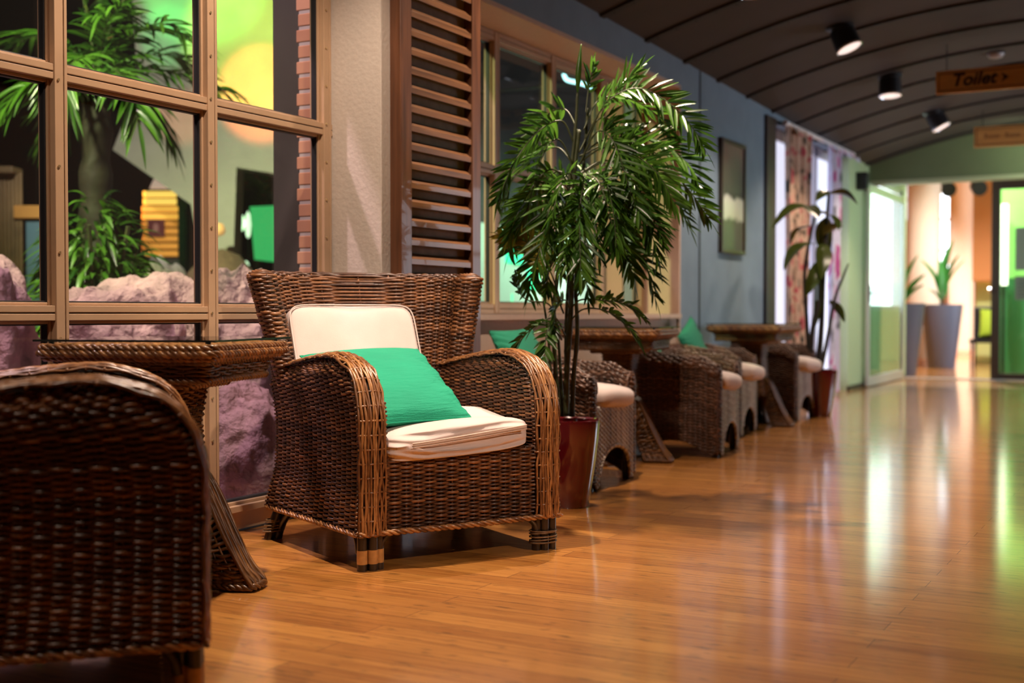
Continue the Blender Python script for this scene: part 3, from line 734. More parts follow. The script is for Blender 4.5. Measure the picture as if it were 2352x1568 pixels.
# back cushion
def back_disp(P, U, V):
    x, y, z = P[..., 0], P[..., 1], P[..., 2]
    y = y*(1+.16*np.cos(np.clip(x/.25, -1, 1)*PI/2)*np.cos(np.clip(z/.22, -1, 1)*PI/2)) + .003*np.sin(x*18+z*7)
    return np.stack([x, y, z], -1)
Pb = superell(.255, .215, .042, .42, .20, 120, 60)
Pb = np.stack([Pb[..., 0], -Pb[..., 2], Pb[..., 1]], -1); Pb = back_disp(Pb, 0, 0)
ta = math.radians(-22)
def lean(P, cx, cy, cz, ta):
    y, z = P[..., 1], P[..., 2]; return np.stack([P[..., 0]+cx, cy+y*math.cos(ta)-z*math.sin(ta), cz+y*math.sin(ta)+z*math.cos(ta)], -1)
bc = cushion_obj('back_cushion', 'cream back cushion with piped edges leaning on the near wicker armchair back', lean(Pb, -.085, .300, .640, ta), CH_O, CH_R, M['white_cloth'])
th = np.linspace(0, 2*PI, 121)[:-1]; f = lambda w, e: np.sign(w)*np.abs(w)**e
ring = np.stack([.253*f(np.cos(th), .2), -.036*np.ones_like(th), .213*f(np.sin(th), .2)], 1)
p = MB(); p.tubes(lean(ring, -.085, .300, .640, ta)[None], .0026, 7, closed=True); p.build('piping', M['white_cloth'], parent=bc, smooth=4)
# green pillow
def pillow(corners, thick, n=44, pinch=.05, wr=.004, seed=1):
    """corners TL, TR, BR, BL (3D); plump between"""
    c = np.array(corners, float); s = np.linspace(-1, 1, n); S_, T_ = np.meshgrid(s, s)
    k = 1-pinch*(1-T_**2)*np.abs(S_)**3; j = 1-pinch*(1-S_**2)*np.abs(T_)**3
    a, b = (S_*k+1)/2, (T_*j+1)/2
    base = ((1-a)*b)[..., None]*c[0]+(a*b)[..., None]*c[1]+(a*(1-b))[..., None]*c[2]+((1-a)*(1-b))[..., None]*c[3]
    nn = nrm(np.cross(c[1]-c[0], c[0]-c[3])[None])[0]
    h = thick*((1-S_**2)*(1-T_**2))**.42
    rg = np.random.default_rng(seed)
    w = wr*(np.sin(9*S_*T_+4*T_+seed)+.8*np.sin(26*T_+5*S_+2*np.sin(7*S_)))*smooth01((np.abs(S_)-.45)/.5)*(1-np.abs(T_)**6)
    ups = base+(h+w)[..., None]*nn; dn = base-(h*.8)[..., None]*nn
    return ups, dn
def pillow_obj(name, label, corners, thick, loc, rz, mat, group=None, seed=1, wr=.004, cat='pillow'):
    u, d = pillow(corners, thick, seed=seed, wr=wr); p = MB(); p.grid(u); p.grid(d[::-1])
    o = p.build(name, mat, loc=loc, rz=rz, smooth=4); meta(o, label, cat, group)
    c = np.array(corners, float)
    n = 44; e = np.concatenate([u[0], u[1:, -1], u[-1, ::-1][1:], u[::-1, 0][1:-1]])
    q = MB(); q.tubes(e[None], .0028, 5, closed=True); q.build('seam', mat, parent=o, smooth=4)
    return o
pillow_obj('throw_pillow', 'emerald green pillow lying against the cream back cushion of the near armchair', [(-.345, .215, .668), (.135, .235, .684), (.080, -.272, .458), (-.33, -.315, .458)], .066, CH_O, CH_R, M['green_cloth'], wr=.0045)

# second armchair, close to the camera
near = dup(chair, (0, 0, 0), 0, 'dark blurred wicker armchair closest to the camera, cut off by the left edge')
NR = math.radians(135.5)
fo = np.array([math.sin(NR), -math.cos(NR)])      # facing
rx = np.array([math.cos(NR), math.sin(NR)])
nl = np.array([-1.835, 2.015])                        # its near front foot (chair's right-hand front leg seen from the front is local -x)
cpos = nl - (rx*(-.345) + fo*(.334))
cpos = cpos-RT[:2]*.036
near.location = (cpos[0], cpos[1], 0); near.rotation_euler = (0, 0, NR)
# ------------------------------------------------------------------ square wicker table with splayed legs and a glass top
def sq_path(h, z, n=24, rr=.03):
    pts = []
    for cx, cy, a0 in ((h-rr, h-rr, 0), (-h+rr, h-rr, PI/2), (-h+rr, -h+rr, PI), (h-rr, -h+rr, 3*PI/2)):
        for k in range(6): a = a0+k*PI/10; pts.append((cx+rr*math.cos(a), cy+rr*math.sin(a), z))
    return np.array(pts)
def sq_S(h0, h1, z0, z1, rr=.03):
    base = sq_path(1, 0, rr=rr/.25)
    b = np.concatenate([base, base[:1]]); s = np.concatenate([[0], np.cumsum(np.linalg.norm(np.diff(b, axis=0), axis=1))]); s /= s[-1]
    def S(u, v):
        u = np.mod(u, 1.0) if np.ndim(u) else u
        x = np.interp(u, s, b[:, 0]); y = np.interp(u, s, b[:, 1]); h = h0+(h1-h0)*v
        return np.stack([x*h, y*h, z0+(z1-z0)*v], -1)
    return S
def make_table(label):
    t = thing('wicker_table', label, 'table', (0, 0, 0), 0, 'square wicker tables along the wall')
    mt = [M['wicker_table'], M['dark_backing']]
    # woven top with two braided edges
    p = MB(); p.box((-.265, -.265, .695), (.265, .265, .724), 1)
    rope(p, sq_path(.268, .722), R=.006, r=.0062, strands=3, pitch=.07, closed=True)
    rope(p, sq_path(.272, .706), R=.0065, r=.0065, strands=3, pitch=.06, closed=True)
    rope(p, sq_path(.262, .694), R=.006, r=.006, strands=3, pitch=.06, closed=True)
    rows = np.linspace(-.255, .255, 40); xs = np.linspace(-.258, .258, 60)
    for i, y in enumerate(rows): p.tubes(np.stack([xs, np.full_like(xs, y), .726+.003*np.cos(PI*xs/.03+PI*i)], 1)[None], .0055, 5)
    top = p.build('woven_top', [M['wicker_edge'], M['dark_backing']], parent=t, smooth=4)
    # glass with small clear pads
    p = MB(); p.box((-.277, -.277, .7395), (.277, .277, .7455)); g = p.build('glass_top', [M['glass_table'], M['glass_edge']], parent=t)
    for pl in g.data.polygons: pl.material_index = 0 if abs(pl.normal.z) > .5 else 1
    for sx in (-1, 1):
        for sy in (-1, 1):
            p = MB(); p.cyl((sx*.24, sy*.24, .729), (sx*.24, sy*.24, .7395), .008, 10); p.build('glass_pad', M['glass_edge'], parent=g)
    # stepped apron
    p = MB(); weave(p, sq_S(.222, .236, .632, .688), 7, 44, r=.0055, amp=.004, flip=1, rs=.003, jit=.2, stake_v=6)
    rope(p, sq_path(.224, .630), R=.006, r=.006, strands=3, pitch=.06, closed=True); rope(p, sq_path(.240, .684), R=.006, r=.006, strands=3, pitch=.06, closed=True)
    p.box((-.21, -.21, .628), (.21, .21, .69), 1); p.box((-.13, -.13, .60), (.13, .13, .63), 1)
    rope(p, sq_path(.135, .612), R=.007, r=.007, strands=3, pitch=.06, closed=True)
    p.build('apron', [M['wicker_table'], M['dark_backing']], parent=t, smooth=4)
    # column
    def colS(u, v):
        S = sq_S(1, 1, 0, 1, .05)(u, v); h = np.interp(v, [0, .25, .7, 1], [.105, .082, .072, .088])
        return np.stack([S[..., 0]*h, S[..., 1]*h, .22+v*.39], -1)
    p = MB(); weave(p, colS, 46, 20, r=.0052, amp=.0042, flip=1, rs=.003); p.build('column', mt, parent=t, smooth=4)
    # four leaning legs
    outer = spline([(.075, .345), (.11, .315), (.15, .235), (.195, .14), (.24, .055), (.272, .018), (.280, .0)], 60)
    inner = spline([(.02, .20), (.06, .185), (.09, .14), (.115, .08), (.135, .03), (.145, .0)], 60)
    for k in range(4):
        p = MB(); a = k*PI/2; ca, sa = math.cos(a), math.sin(a); hw = .043
        def T(r, w, z): return np.stack([r*ca-w*sa, r*sa+w*ca, z], -1)
        for sd in (-1, 1):
            def F(u, v, sd=sd):                                    # side face, u from inner to outer edge, v downwards
                i = np.clip(v, 0, 1)*59
                ro, zo = np.interp(i, np.arange(60), outer[:, 0]), np.interp(i, np.arange(60), outer[:, 1]); ri, zi = np.interp(i, np.arange(60), inner[:, 0]), np.interp(i, np.arange(60), inner[:, 1])
                r = ri+(ro-ri)*u; z = zi+(zo-zi)*u + .010; w = sd*(hw-.006*np.abs(2*u-1)**2 + .006*v)
                return T(r, w, z)
            weave(p, F, 34, 4, r=.0056, amp=.0042, flip=sd, rs=.003, jit=.15, per=5)
        for w in np.linspace(-hw, hw, 8):                          # long braids down the back of the leg
            wob = .004*np.sin(np.linspace(0, 16, 60)+w*200)
            p.tubes(T(outer[:, 0]+.006, w+wob*.6+w*.12*np.linspace(0, 1, 60), outer[:, 1]+.010+wob*.4)[None], .0072, 6, 0)
        rope(p, T(np.array([.15, .22, .283, .29, .283, .22, .15]), np.array([hw, hw+.006, hw, 0, -hw, -hw-.006, -hw])*1.1, np.full(7, .014)), R=.006, r=.006, strands=3, pitch=.06)
        p.build('leg', [M['wicker_table'], M['dark_backing'], M['wicker_edge']], parent=t, smooth=4)
    return t
table = make_table('square wicker table with a glass top between the two nearest armchairs, by the window')
table.location = (-2.69, 2.78, 0); table.rotation_euler = (0, 0, math.radians(17))
for i, (x, y, a, lab) in enumerate(((-2.77, 6.34, 9.6, 'square wicker table with a glass top just behind the tall palm'), (-2.79, 8.82, 0, 'farthest square wicker table with a glass top, in front of the floral curtain'))):
    tt = dup(table, (x, y, 0), math.radians(a), lab)

# ------------------------------------------------------------------ low tub chairs with an arched front
def make_tub(label, cloth_label):
    t = thing('tub_chair', label, 'tub chair', (0, 0, 0), 0, 'low wicker tub chairs along the wall')
    mats = [M['wicker_tub'], M['dark_backing']]
    HWd, DF, DB = .300, -.27, .36
    def plan(u, off=0.0):
        """U shaped path from the front of the left arm round the back to the front of the right arm"""
        P = np.array([(-HWd+off, DF), (-HWd+off, 0), (-HWd+off, .10), (-HWd*.86+off, DB-.06-off*.4), (-HWd*.5, DB-off), (0, DB-off), (HWd*.5, DB-off), (HWd*.86-off, DB-.06-off*.4), (HWd-off, .10), (HWd-off, 0), (HWd-off, DF)])
        s = np.concatenate([[0], np.cumsum(np.linalg.norm(np.diff(P, axis=0), axis=1))]); s /= s[-1]
        return np.interp(u, s, P[:, 0]), np.interp(u, s, P[:, 1])
    def top(u): a = np.abs(2*u-1); return .60-.03*smooth01((a-.45)/.3)-.05*smooth01((a-.86)/.14)
    def outer(u, v):
        x, y = plan(u); a = np.abs(2*u-1)
        zb = .02+.075*np.sin(PI*np.clip((a-.45)/.5, 0, 1))**1 ; zt = top(u)-.035
        bul = 1+.03*np.sin(PI*np.clip(v, 0, 1)); return np.stack([x*bul, y, zb+(zt-zb)*v], -1)
    def inner(u, v):
        x, y = plan(u, .085); zt = top(u)-.035; return np.stack([x, y, .34+(zt-.34)*v], -1)
    def roll(a, b):
        xo, yo = plan(a, -.012); xi, yi = plan(a, .095); th = PI*1.15*b-.12
        mx, my, hx, hy = (xo+xi)/2, (yo+yi)/2, (xo-xi)/2, (yo-yi)/2
        return np.stack([mx-hx*np.cos(th)*-1, my-hy*np.cos(th)*-1, top(a)-.055+.055*np.sin(th)], -1)
    p = MB(); weave(p, outer, 54, 56, r=.0058, amp=.0066, flip=1, sides=4, rs=.005, back=.003); p.build('shell', mats, parent=t, smooth=4)
    p = MB(); weave(p, inner, 28, 44, r=.0058, amp=.006, flip=-1, sides=4, rs=.005); p.build('inner_shell', mats, parent=t, smooth=4)
    p = MB(); weave(p, roll, 16, 56, r=.0062, amp=.0045, flip=-1, sides=5, rs=.006, jit=.25, stake_v=8)
    for sd in (-1, 1):                                             # rounded front ends of the arms
        def endS(u, v, sd=sd):
            a = 2*PI*u; z = .03+v*.50; rr = .034*np.interp(v, [0, .9, 1], [1, 1, .55]); return np.stack([sd*.272+rr*np.cos(a), DF+.012+rr*.75*np.sin(a), z], -1)
        weave(p, endS, 44, 8, r=.0062, amp=.0045, flip=1, sides=5, rs=.004)
    p.build('arm_roll', mats, parent=t, smooth=4)
    # arched apron of upright cords
    def arch(x): return np.where(np.abs(x) < .205, .055+.125*np.sqrt(np.clip(1-(x/.205)**2, 0, 1)), .0)
    p = MB()
    for i, x in enumerate(np.linspace(-.245, .245, 36)):
        z0 = float(arch(np.array(x)))+.012 if abs(x) < .205 else .012; n = max(6, int((.385-z0)/.006)); z = np.linspace(z0, .385, n)
        p.tubes(np.stack([x+.0035*np.cos(z/.022*2*PI+i*2), DF-.012+.0035*np.sin(z/.022*2*PI+i*2), z], 1)[None], .0068+.0012*np.cos(z/.011*2*PI), 5)
    xs = np.linspace(-.205, .205, 40); rope(p, np.stack([xs, np.full(40, DF-.014), arch(xs*.999)+.01], 1), R=.006, r=.006, strands=3, pitch=.05)
    zs = np.linspace(.0, .385, 4)
    p.box((-.235, DF-.004, .19), (.235, DF+.004, .385), 1); p.box((-.235, DF-.004, .0), (-.206, DF+.004, .2), 1); p.box((.206, DF-.004, .0), (.235, DF+.004, .2), 1)
    p.build('arched_apron', [M['wicker_daylit'], M['dark_backing']], parent=t, smooth=4)
    p = MB(); p.box((-.215, DF+.02, .335), (.215, DB-.09, .365)); p.build('seat_deck', M['dark_backing'], parent=t)
    for sx, sy in ((-1, DF+.02), (1, DF+.02), (-1, DB-.07), (1, DB-.07)):
        p = MB(); p.cyl((sx*.245, sy, 0), (sx*.235, sy, .34), .018, 12); p.build('leg', M['pole'], parent=t, smooth=.9)
    return t
tub = make_tub('', '')
TUBS = [((-2.415, 5.43), 93.6, 'low wicker tub chair directly behind the palm pot', 0.0),
        ((-2.37, 6.99), 98, 'low wicker tub chair at the middle table, its dark side toward the camera', 0.0),
        ((-2.585, 8.14), 97, 'low wicker tub chair beyond the middle table, its arched front partly hidden by its neighbour', 0.0),
        ((-2.575, 9.55), 91, 'farthest low wicker tub chair, beside the second red pot', 0.0)]
def tubcush(P, U, V):
    x, y, z = P[..., 0], P[..., 1], P[..., 2]
    return np.stack([x, y-.02*np.cos(x*6)*(y < 0), z+.008*np.sin(x*12)*np.sin(y*9)+.012*np.cos(x*6)*np.cos(y*5)], -1)
Pc = superell(.222, .235, .062, .62, .3, 72, 36, tubcush)
cl = ['white seat cushion of the tub chair directly behind the palm pot', 'white seat cushion bulging over the front of the tub chair at the middle table', 'white seat cushion of the tub chair just past the middle table', 'white seat cushion of the farthest tub chair, nearest the second red pot']
pl = ['emerald pillow seen above the near armchair armrest, in the tub chair behind the palm', 'emerald pillow seen under the middle table top, leaning in its tub chair', 'emerald pillow standing upright right of the middle table top', 'dark emerald pillow under the farthest table top']
pcor = [[(-.235, .175, .735), (.20, .150, .745), (.19, .03, .425), (-.22, .03, .425)],
        [(-.215, .14, .725), (.15, .16, .66), (.205, .01, .43), (-.22, .02, .43)],
        [(-.18, .165, .665), (.16, .155, .80), (.215, .02, .43), (-.195, .03, .43)],
        [(-.19, .17, .70), (.17, .15, .71), (.19, .02, .43), (-.20, .03, .43)]]
prev = None
for i, ((fx, fy), a, lab, _) in enumerate(TUBS):
    rz = math.radians(a); f2 = np.array([math.sin(rz), -math.cos(rz)]); c = np.array([fx, fy])-f2*.27
    if i == 0:
        o = tub; o.location = (c[0], c[1], 0); o.rotation_euler = (0, 0, rz); o['label'] = lab
    else: o = dup(tub, (c[0], c[1], 0), rz, lab)
    if i > 1: o.scale = (1, .86, 1)
    dy = .095 if i < 2 else .04
    q = MB(); q.grid(Pc, cv=True); cu = q.build('seat_cushion', M['white_cloth'], smooth=4) if i == 0 else prev.copy()
    if i: COL.objects.link(cu)
    prev = cu; cp = c+f2*.082; cu.location = (cp[0], cp[1], .415); cu.rotation_euler = (0, 0, rz); meta(cu, cl[i], 'cushion', 'white seat cushions in the tub chairs')
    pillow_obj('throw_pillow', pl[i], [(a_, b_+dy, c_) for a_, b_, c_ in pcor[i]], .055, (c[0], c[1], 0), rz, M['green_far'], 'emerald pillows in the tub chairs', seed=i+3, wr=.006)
# ------------------------------------------------------------------ plants
def leaflet_mesh(P0, D, Up, Ln, W, droop=.25, fold=.35, n=7):
    """one folded lance-shaped leaflet -> verts, faces"""
    D = D/np.linalg.norm(D); Sd = np.cross(D, Up); Sd /= np.linalg.norm(Sd)+1e-9; U2 = np.cross(Sd, D)
    t = np.linspace(0, 1, n); w = W*np.sin(PI*np.clip(t*.93+.05, 0, 1))**.8*(1-.25*t)
    w[-1] = .0005
    c = P0 + D*(t*Ln)[:, None] + np.array([0, 0, -1.0])*(droop*Ln*t**2)[:, None]
    e = Sd*w[:, None]; f = U2*(w*fold)[:, None]
    V = np.concatenate([c-e+f, c, c+e+f]); i = np.arange(n-1)
    F = np.concatenate([np.stack([i, i+1, n+i+1, n+i], 1), np.stack([n+i, n+i+1, 2*n+i+1, 2*n+i], 1)])
    return V, F
def make_frond(pts, nleaf, Ln, W, parent, rg, name='frond', mat=None, droop=.3, start=.3, spread=1.0, twist=0.0):
    c = spline(pts, 60); T = nrm(np.gradient(c, axis=0)); p = MB()
    p.tubes(c[None], np.linspace(.0042, .0014, 60)[None], 6, 1)
    for k in range(nleaf):
        f = start+(1-start)*(k+.5)/nleaf; i = min(59, int(f*59)); t = T[i]
        g = np.array([0, 0, 1.0]); sd = np.cross(t, g)
        if np.linalg.norm(sd) < .25: sd = np.cross(t, np.array([RT[0], RT[1], 0])); 
        sd = sd/(np.linalg.norm(sd)+1e-9); upv = np.cross(sd, t); sd, upv = sd*math.cos(twist)+upv*math.sin(twist), upv*math.cos(twist)-sd*math.sin(twist)
        env = (.55+.45*math.sin(PI*min(1, (f-start)/(1-start)*.9+.12)))
        for s in (-1, 1):
            ang = math.radians(58-28*(f-start)/(1-start)+rg.normal(0, 7))*spread
            d = t*math.cos(ang)+sd*s*math.sin(ang)+upv*(.18+rg.normal(0, .16))
            V, F = leaflet_mesh(c[i]+t*rg.normal(0, .004), d, upv+rg.normal(0, .22, 3), Ln*env*(1+rg.normal(0, .08)), W*(1+rg.normal(0, .1)), droop=droop*(1+rg.normal(0, .4)), fold=.25+abs(rg.normal(0, .2)))
            p.add(V, F, 0)
    V, F = leaflet_mesh(c[-1], T[-1], np.array([0, 0, 1.0]), Ln*.7, W*.8, droop=droop); p.add(V, F, 0)
    return p.build(name, [mat or M['palm'], M['stem']], parent=parent, smooth=4)
def pot(parent, mat, prof, soil_z, soil_r):
    p = MB(); p.lathe(prof, n=48); p.build('pot', mat, parent=parent, smooth=.8)
    p = MB(); rr = np.linspace(0, soil_r, 9); P = np.array([[(r*math.cos(a), r*math.sin(a), soil_z+RNG.normal(0, .005)) for a in np.linspace(0, 2*PI, 29)[:-1]] for r in rr]); p.grid(P, cv=True)
    for _ in range(50):
        a, r = RNG.uniform(0, 2*PI), soil_r*math.sqrt(RNG.uniform(0, .95)); s = RNG.uniform(.006, .013)
        p.lathe([(0, -s*.6), (s, 0), (s*.6, s*.6), (0, s*.8)], (r*math.cos(a), r*math.sin(a), soil_z), 6)
    p.build('soil', M['soil'], parent=parent, smooth=.9)
POTP = [(0, .0), (.076, 0), (.080, .006), (.092, .09), (.108, .19), (.121, .29), (.126, .355), (.126, .368), (.120, .372), (.113, .366), (.111, .33), (.0, .32)]
PX, PY = -2.30, 4.735
palm = thing('potted_palm', 'tall feathery green palm in a glossy dark red pot behind the near armchair', 'potted palm', (PX, PY, 0))
pot(palm, M['pot_red'], POTP, .335, .111)
FWD = float(np.dot(np.array([PX, PY, 0]), FW)); KX = FWD/FPX
def pp(px, py, dep=0.0):
    """point of the palm near the picture position, dep metres nearer (-) or farther (+)"""
    f = FWD+dep; w = RT*((px-1176)/FPX*f)+FW*f; return np.array([w[0]-PX, w[1]-PY, CAM_H+(719-py)/FPX*f])
rg = np.random.default_rng(11)
for k, (pts, r0, r1) in enumerate([
    ([(1284, 955, .02), (1276, 850, .02), (1272, 720, .03), (1290, 560, .0), (1318, 330, .0), (1326, 215, .0)], .011, .006),
    ([(1300, 955, -.03), (1303, 840, -.03), (1312, 700, -.02), (1316, 520, -.01), (1320, 390, 0), (1330, 300, .0)], .013, .008),
    ([(1314, 957, .01), (1318, 860, .01), (1326, 760, .0), (1322, 620, .01), (1336, 430, .02), (1350, 250, .02)], .011, .006),
    ([(1292, 957, .05), (1288, 860, .05), (1280, 760, .06), (1262, 660, .07)], .008, .005),
    ([(1306, 955, .04), (1300, 800, .05), (1306, 640, .05), (1325, 520, .06)], .009, .006),
    ([(1270, 955, -.02), (1264, 840, -.03), (1258, 760, -.04), (1248, 690, -.05)], .007, .004)]):
    c = spline([pp(*q) for q in pts], 70); rad = np.linspace(r0, r1, 70)*(1+.16*(np.abs((np.arange(70) % 9)-4) < 1))
    p = MB(); p.tubes(c[None], rad[None], 10); p.build('cane_stem', M['stem'], parent=palm, smooth=4)
p = MB(); c = spline([pp(1326, 215), pp(1328, 170), pp(1334, 105)], 24); p.tubes(c[None], (np.sin(np.linspace(.15, PI, 24))*.012+.001)[None], 8); p.build('unopened_spear', M['palm'], parent=palm, smooth=4)
LS = .64
FR = [  # picture path (x, y, depth), leaflet pairs, leaflet length, droop
    ([(1340, 300, 0), (1372, 235, .05), (1430, 225, .08), (1500, 260, .10), (1545, 320, .10)], 14, .19, .2, .25),
    ([(1330, 310, 0), (1300, 255, .06), (1262, 262, .10), (1225, 310, .12), (1205, 370, .13)], 12, .16, .2, .28),
    ([(1345, 260, 0), (1352, 200, .02), (1362, 150, .03)], 5, .13, .1, .35),
    ([(1350, 330, 0), (1376, 260, -.05), (1425, 200, -.12), (1468, 160, -.16)], 11, .19, .1, .35),
    ([(1345, 320, 0), (1390, 240, -.03), (1460, 205, -.06), (1530, 235, -.10), (1585, 290, -.14), (1618, 345, -.16)], 17, .19, .25, .25),
    ([(1335, 360, 0), (1380, 325, .03), (1450, 315, .05), (1520, 330, .05), (1580, 380, .05), (1605, 430, .05)], 16, .22, .3, .3),
    ([(1335, 370, 0), (1390, 340, -.08), (1460, 360, -.16), (1510, 400, -.2), (1550, 470, -.22)], 16, .22, .35, .28),
    ([(1330, 400, 0), (1390, 370, .08), (1470, 390, .14), (1540, 440, .18), (1580, 520, .2)], 15, .21, .35, .3),
    ([(1330, 440, 0), (1380, 420, -.05), (1440, 450, -.1), (1490, 520, -.14), (1510, 600, -.16)], 14, .20, .35, .35),
    ([(1330, 470, 0), (1375, 440, .05), (1430, 470, .08), (1455, 530, .1), (1460, 590, .1)], 12, .18, .3, .3),
    ([(1325, 430, 0), (1370, 400, -.14), (1395, 430, -.22), (1410, 500, -.26), (1415, 570, -.28)], 14, .19, .3, .3),
    ([(1318, 330, 0), (1290, 280, -.03), (1240, 300, -.06), (1190, 360, -.1), (1160, 420, -.12), (1145, 470, -.13)], 15, .17, .3, .25),
    ([(1318, 380, 0), (1280, 340, .05), (1230, 360, .1), (1180, 410, .14), (1160, 470, .15)], 14, .17, .3, .28),
    ([(1315, 430, 0), (1270, 390, -.08), (1230, 420, -.12), (1190, 490, -.15), (1170, 545, -.16)], 14, .18, .3, .28),
    ([(1312, 480, 0), (1275, 430, .1), (1240, 450, .14), (1205, 510, .17), (1185, 570, .18)], 12, .16, .3, .3),
    ([(1320, 450, 0), (1310, 400, -.12), (1290, 420, -.2), (1270, 490, -.25), (1255, 560, -.27)], 14, .17, .3, .28),
    ([(1322, 430, 0), (1340, 400, -.15), (1335, 450, -.24), (1325, 530, -.28), (1310, 600, -.3)], 15, .19, .3, .28),
    ([(1325, 500, 0), (1350, 470, -.12), (1370, 520, -.2), (1375, 590, -.24)], 12, .17, .3, .3),
    ([(1325, 460, .02), (1350, 400, .14), (1390, 420, .22), (1430, 500, .26)], 12, .18, .3, .3),
    ([(1318, 450, .02), (1290, 400, .18), (1260, 440, .25), (1240, 520, .28)], 12, .17, .3, .3),
    ([(1290, 700, 0), (1262, 620, -.03), (1215, 560, -.06), (1150, 540, -.1)], 13, .14, .2, .35),
    ([(1295, 720, 0), (1262, 640, .02), (1235, 590, .04), (1190, 555, .05)], 10, .13, .2, .4),
    ([(1300, 640, 0), (1262, 570, .05), (1240, 540, .08), (1215, 530, .1)], 9, .15, .3, .3),
    ([(1285, 760, 0), (1262, 700, 0), (1215, 690, -.02), (1192, 670, -.04), (1186, 640, -.05)], 4, .10, .2, .70),
    ([(1300, 730, 0), (1330, 690, -.05), (1390, 690, -.1), (1440, 700, -.14), (1480, 735, -.16)], 11, .11, .3, .4),
    ([(1303, 745, 0), (1340, 710, -.1), (1395, 715, -.18), (1440, 750, -.22), (1470, 795, -.25)], 11, .11, .3, .4),
    ([(1298, 770, 0), (1275, 730, -.05), (1235, 745, -.1), (1200, 775, -.13), (1185, 800, -.14)], 9, .11, .3, .4),
    ([(1290, 780, 0), (1270, 740, -.1), (1255, 770, -.18), (1250, 830, -.22)], 9, .12, .3, .35),
    ([(1305, 660, 0), (1325, 610, -.06), (1345, 640, -.1), (1350, 690, -.12)], 8, .13, .3, .35),
    ([(1296, 640, 0), (1275, 590, -.08), (1262, 620, -.14), (1255, 670, -.16)], 9, .13, .3, .35),
    ([(1312, 720, 0), (1300, 690, -.08), (1280, 700, -.15), (1270, 740, -.18)], 8, .11, .3, .4),
    ([(1330, 520, 0), (1300, 480, -.16), (1296, 540, -.24), (1290, 620, -.28)], 13, .17, .3, .3)]
for (a, b, c2, d, dep) in ((1330, 350, 1420, 300, .06), (1330, 380, 1410, 330, -.14), (1335, 400, 1440, 400, -.10), (1325, 410, 1250, 350, -.10), (1325, 440, 1380, 430, -.2), (1320, 470, 1270, 450, -.16), (1328, 470, 1400, 500, -.12), (1330, 360, 1500, 350, -.02), (1326, 480, 1330, 470, -.26), (1322, 420, 1235, 440, .03), (1330, 500, 1430, 560, .0), (1322, 510, 1260, 540, .02)):
    ex_, ey_ = (c2-a)*1.75, (d-b)*.6+150
    FR.append(([(a, b, 0), ((a+c2)/2, min(b, d)-25, dep*.5), (c2, d, dep), (a+ex_*.85, b+ey_*.55, dep*1.2), (a+ex_, b+ey_, dep*1.3)], 14, .20, .3, .28))
for pts, n, Ln, dr, st in FR:
    yel = pts[-1][0] < 1155 and pts[-1][1] > 500
    make_frond([pp(*q) for q in pts], int(n*1.75), Ln*LS, .0092 if Ln > .12 else .0088, palm, rg, droop=dr*.3, start=st, twist=math.radians(rg.uniform(20, 70))*rg.choice([-1, 1]), mat=M['palm_y'] if yel else M['palm'])

# second plant, big leaves on dark stems
POT2 = (-2.565, 9.84)
pl2 = thing('potted_plant', 'sparse plant with drooping broad leaves in a red pot by the farthest tub chair', 'potted plant', (POT2[0], POT2[1], 0))
pot(pl2, M['pot_red'], POTP, .335, .111)
F2 = float(np.dot(np.array([POT2[0], POT2[1], 0]), FW))
def p2(px, py, dep=0.0):
    f = F2+dep; w = RT*((px-1176)/FPX*f)+FW*f; return np.array([w[0]-POT2[0], w[1]-POT2[1], CAM_H+(719-py)/FPX*f])
for pts, r0, r1 in [([(1870, 860, 0), (1858, 800, 0), (1852, 720, .02), (1848, 620, .02), (1868, 500, 0)], .020, .012), ([(1878, 860, .03), (1886, 760, .03), (1890, 650, .03), (1896, 540, .03), (1902, 440, .02)], .026, .012),
                    ([(1884, 860, -.03), (1902, 770, -.03), (1916, 690, -.03), (1938, 630, -.03), (1948, 605, -.03)], .018, .006), ([(1862, 858, 0), (1866, 760, -.04), (1880, 690, -.06)], .022, .016)]:
    c = spline([p2(*q) for q in pts], 40); p = MB(); p.tubes(c[None], np.linspace(r0, r1, 40)[None], 10); p.build('stem', M['trunk'], parent=pl2, smooth=4)
def broad(parent, p0, p1, W, mat, droop=.3, n=12, name='leaf', roll=0.0):
    D = p1-p0; Ln = np.linalg.norm(D); D = D/Ln; up_ = np.array([0, 0, 1.0]); Sd = nrm(np.cross(D, up_)[None])[0]; Sd = Sd*math.cos(roll)+np.cross(Sd, D)*math.sin(roll); U2 = np.cross(Sd, D)
    t = np.linspace(0, 1, n); s = np.linspace(-1, 1, 7); w = W*np.sin(PI*np.clip(t**.8*.96+.03, 0, 1))**.75
    P = p0+D*(t*Ln)[:, None, None]+Sd*(w[:, None]*s)[..., None]+U2*((np.abs(s)*w[:, None])*.25 + (droop*Ln*np.sin(PI*t)*.5)[:, None])[..., None]
    p = MB(); p.grid(P, 0); p.grid(P[::-1]-U2*.0012, 0); return p.build(name, mat, parent=parent, smooth=4)
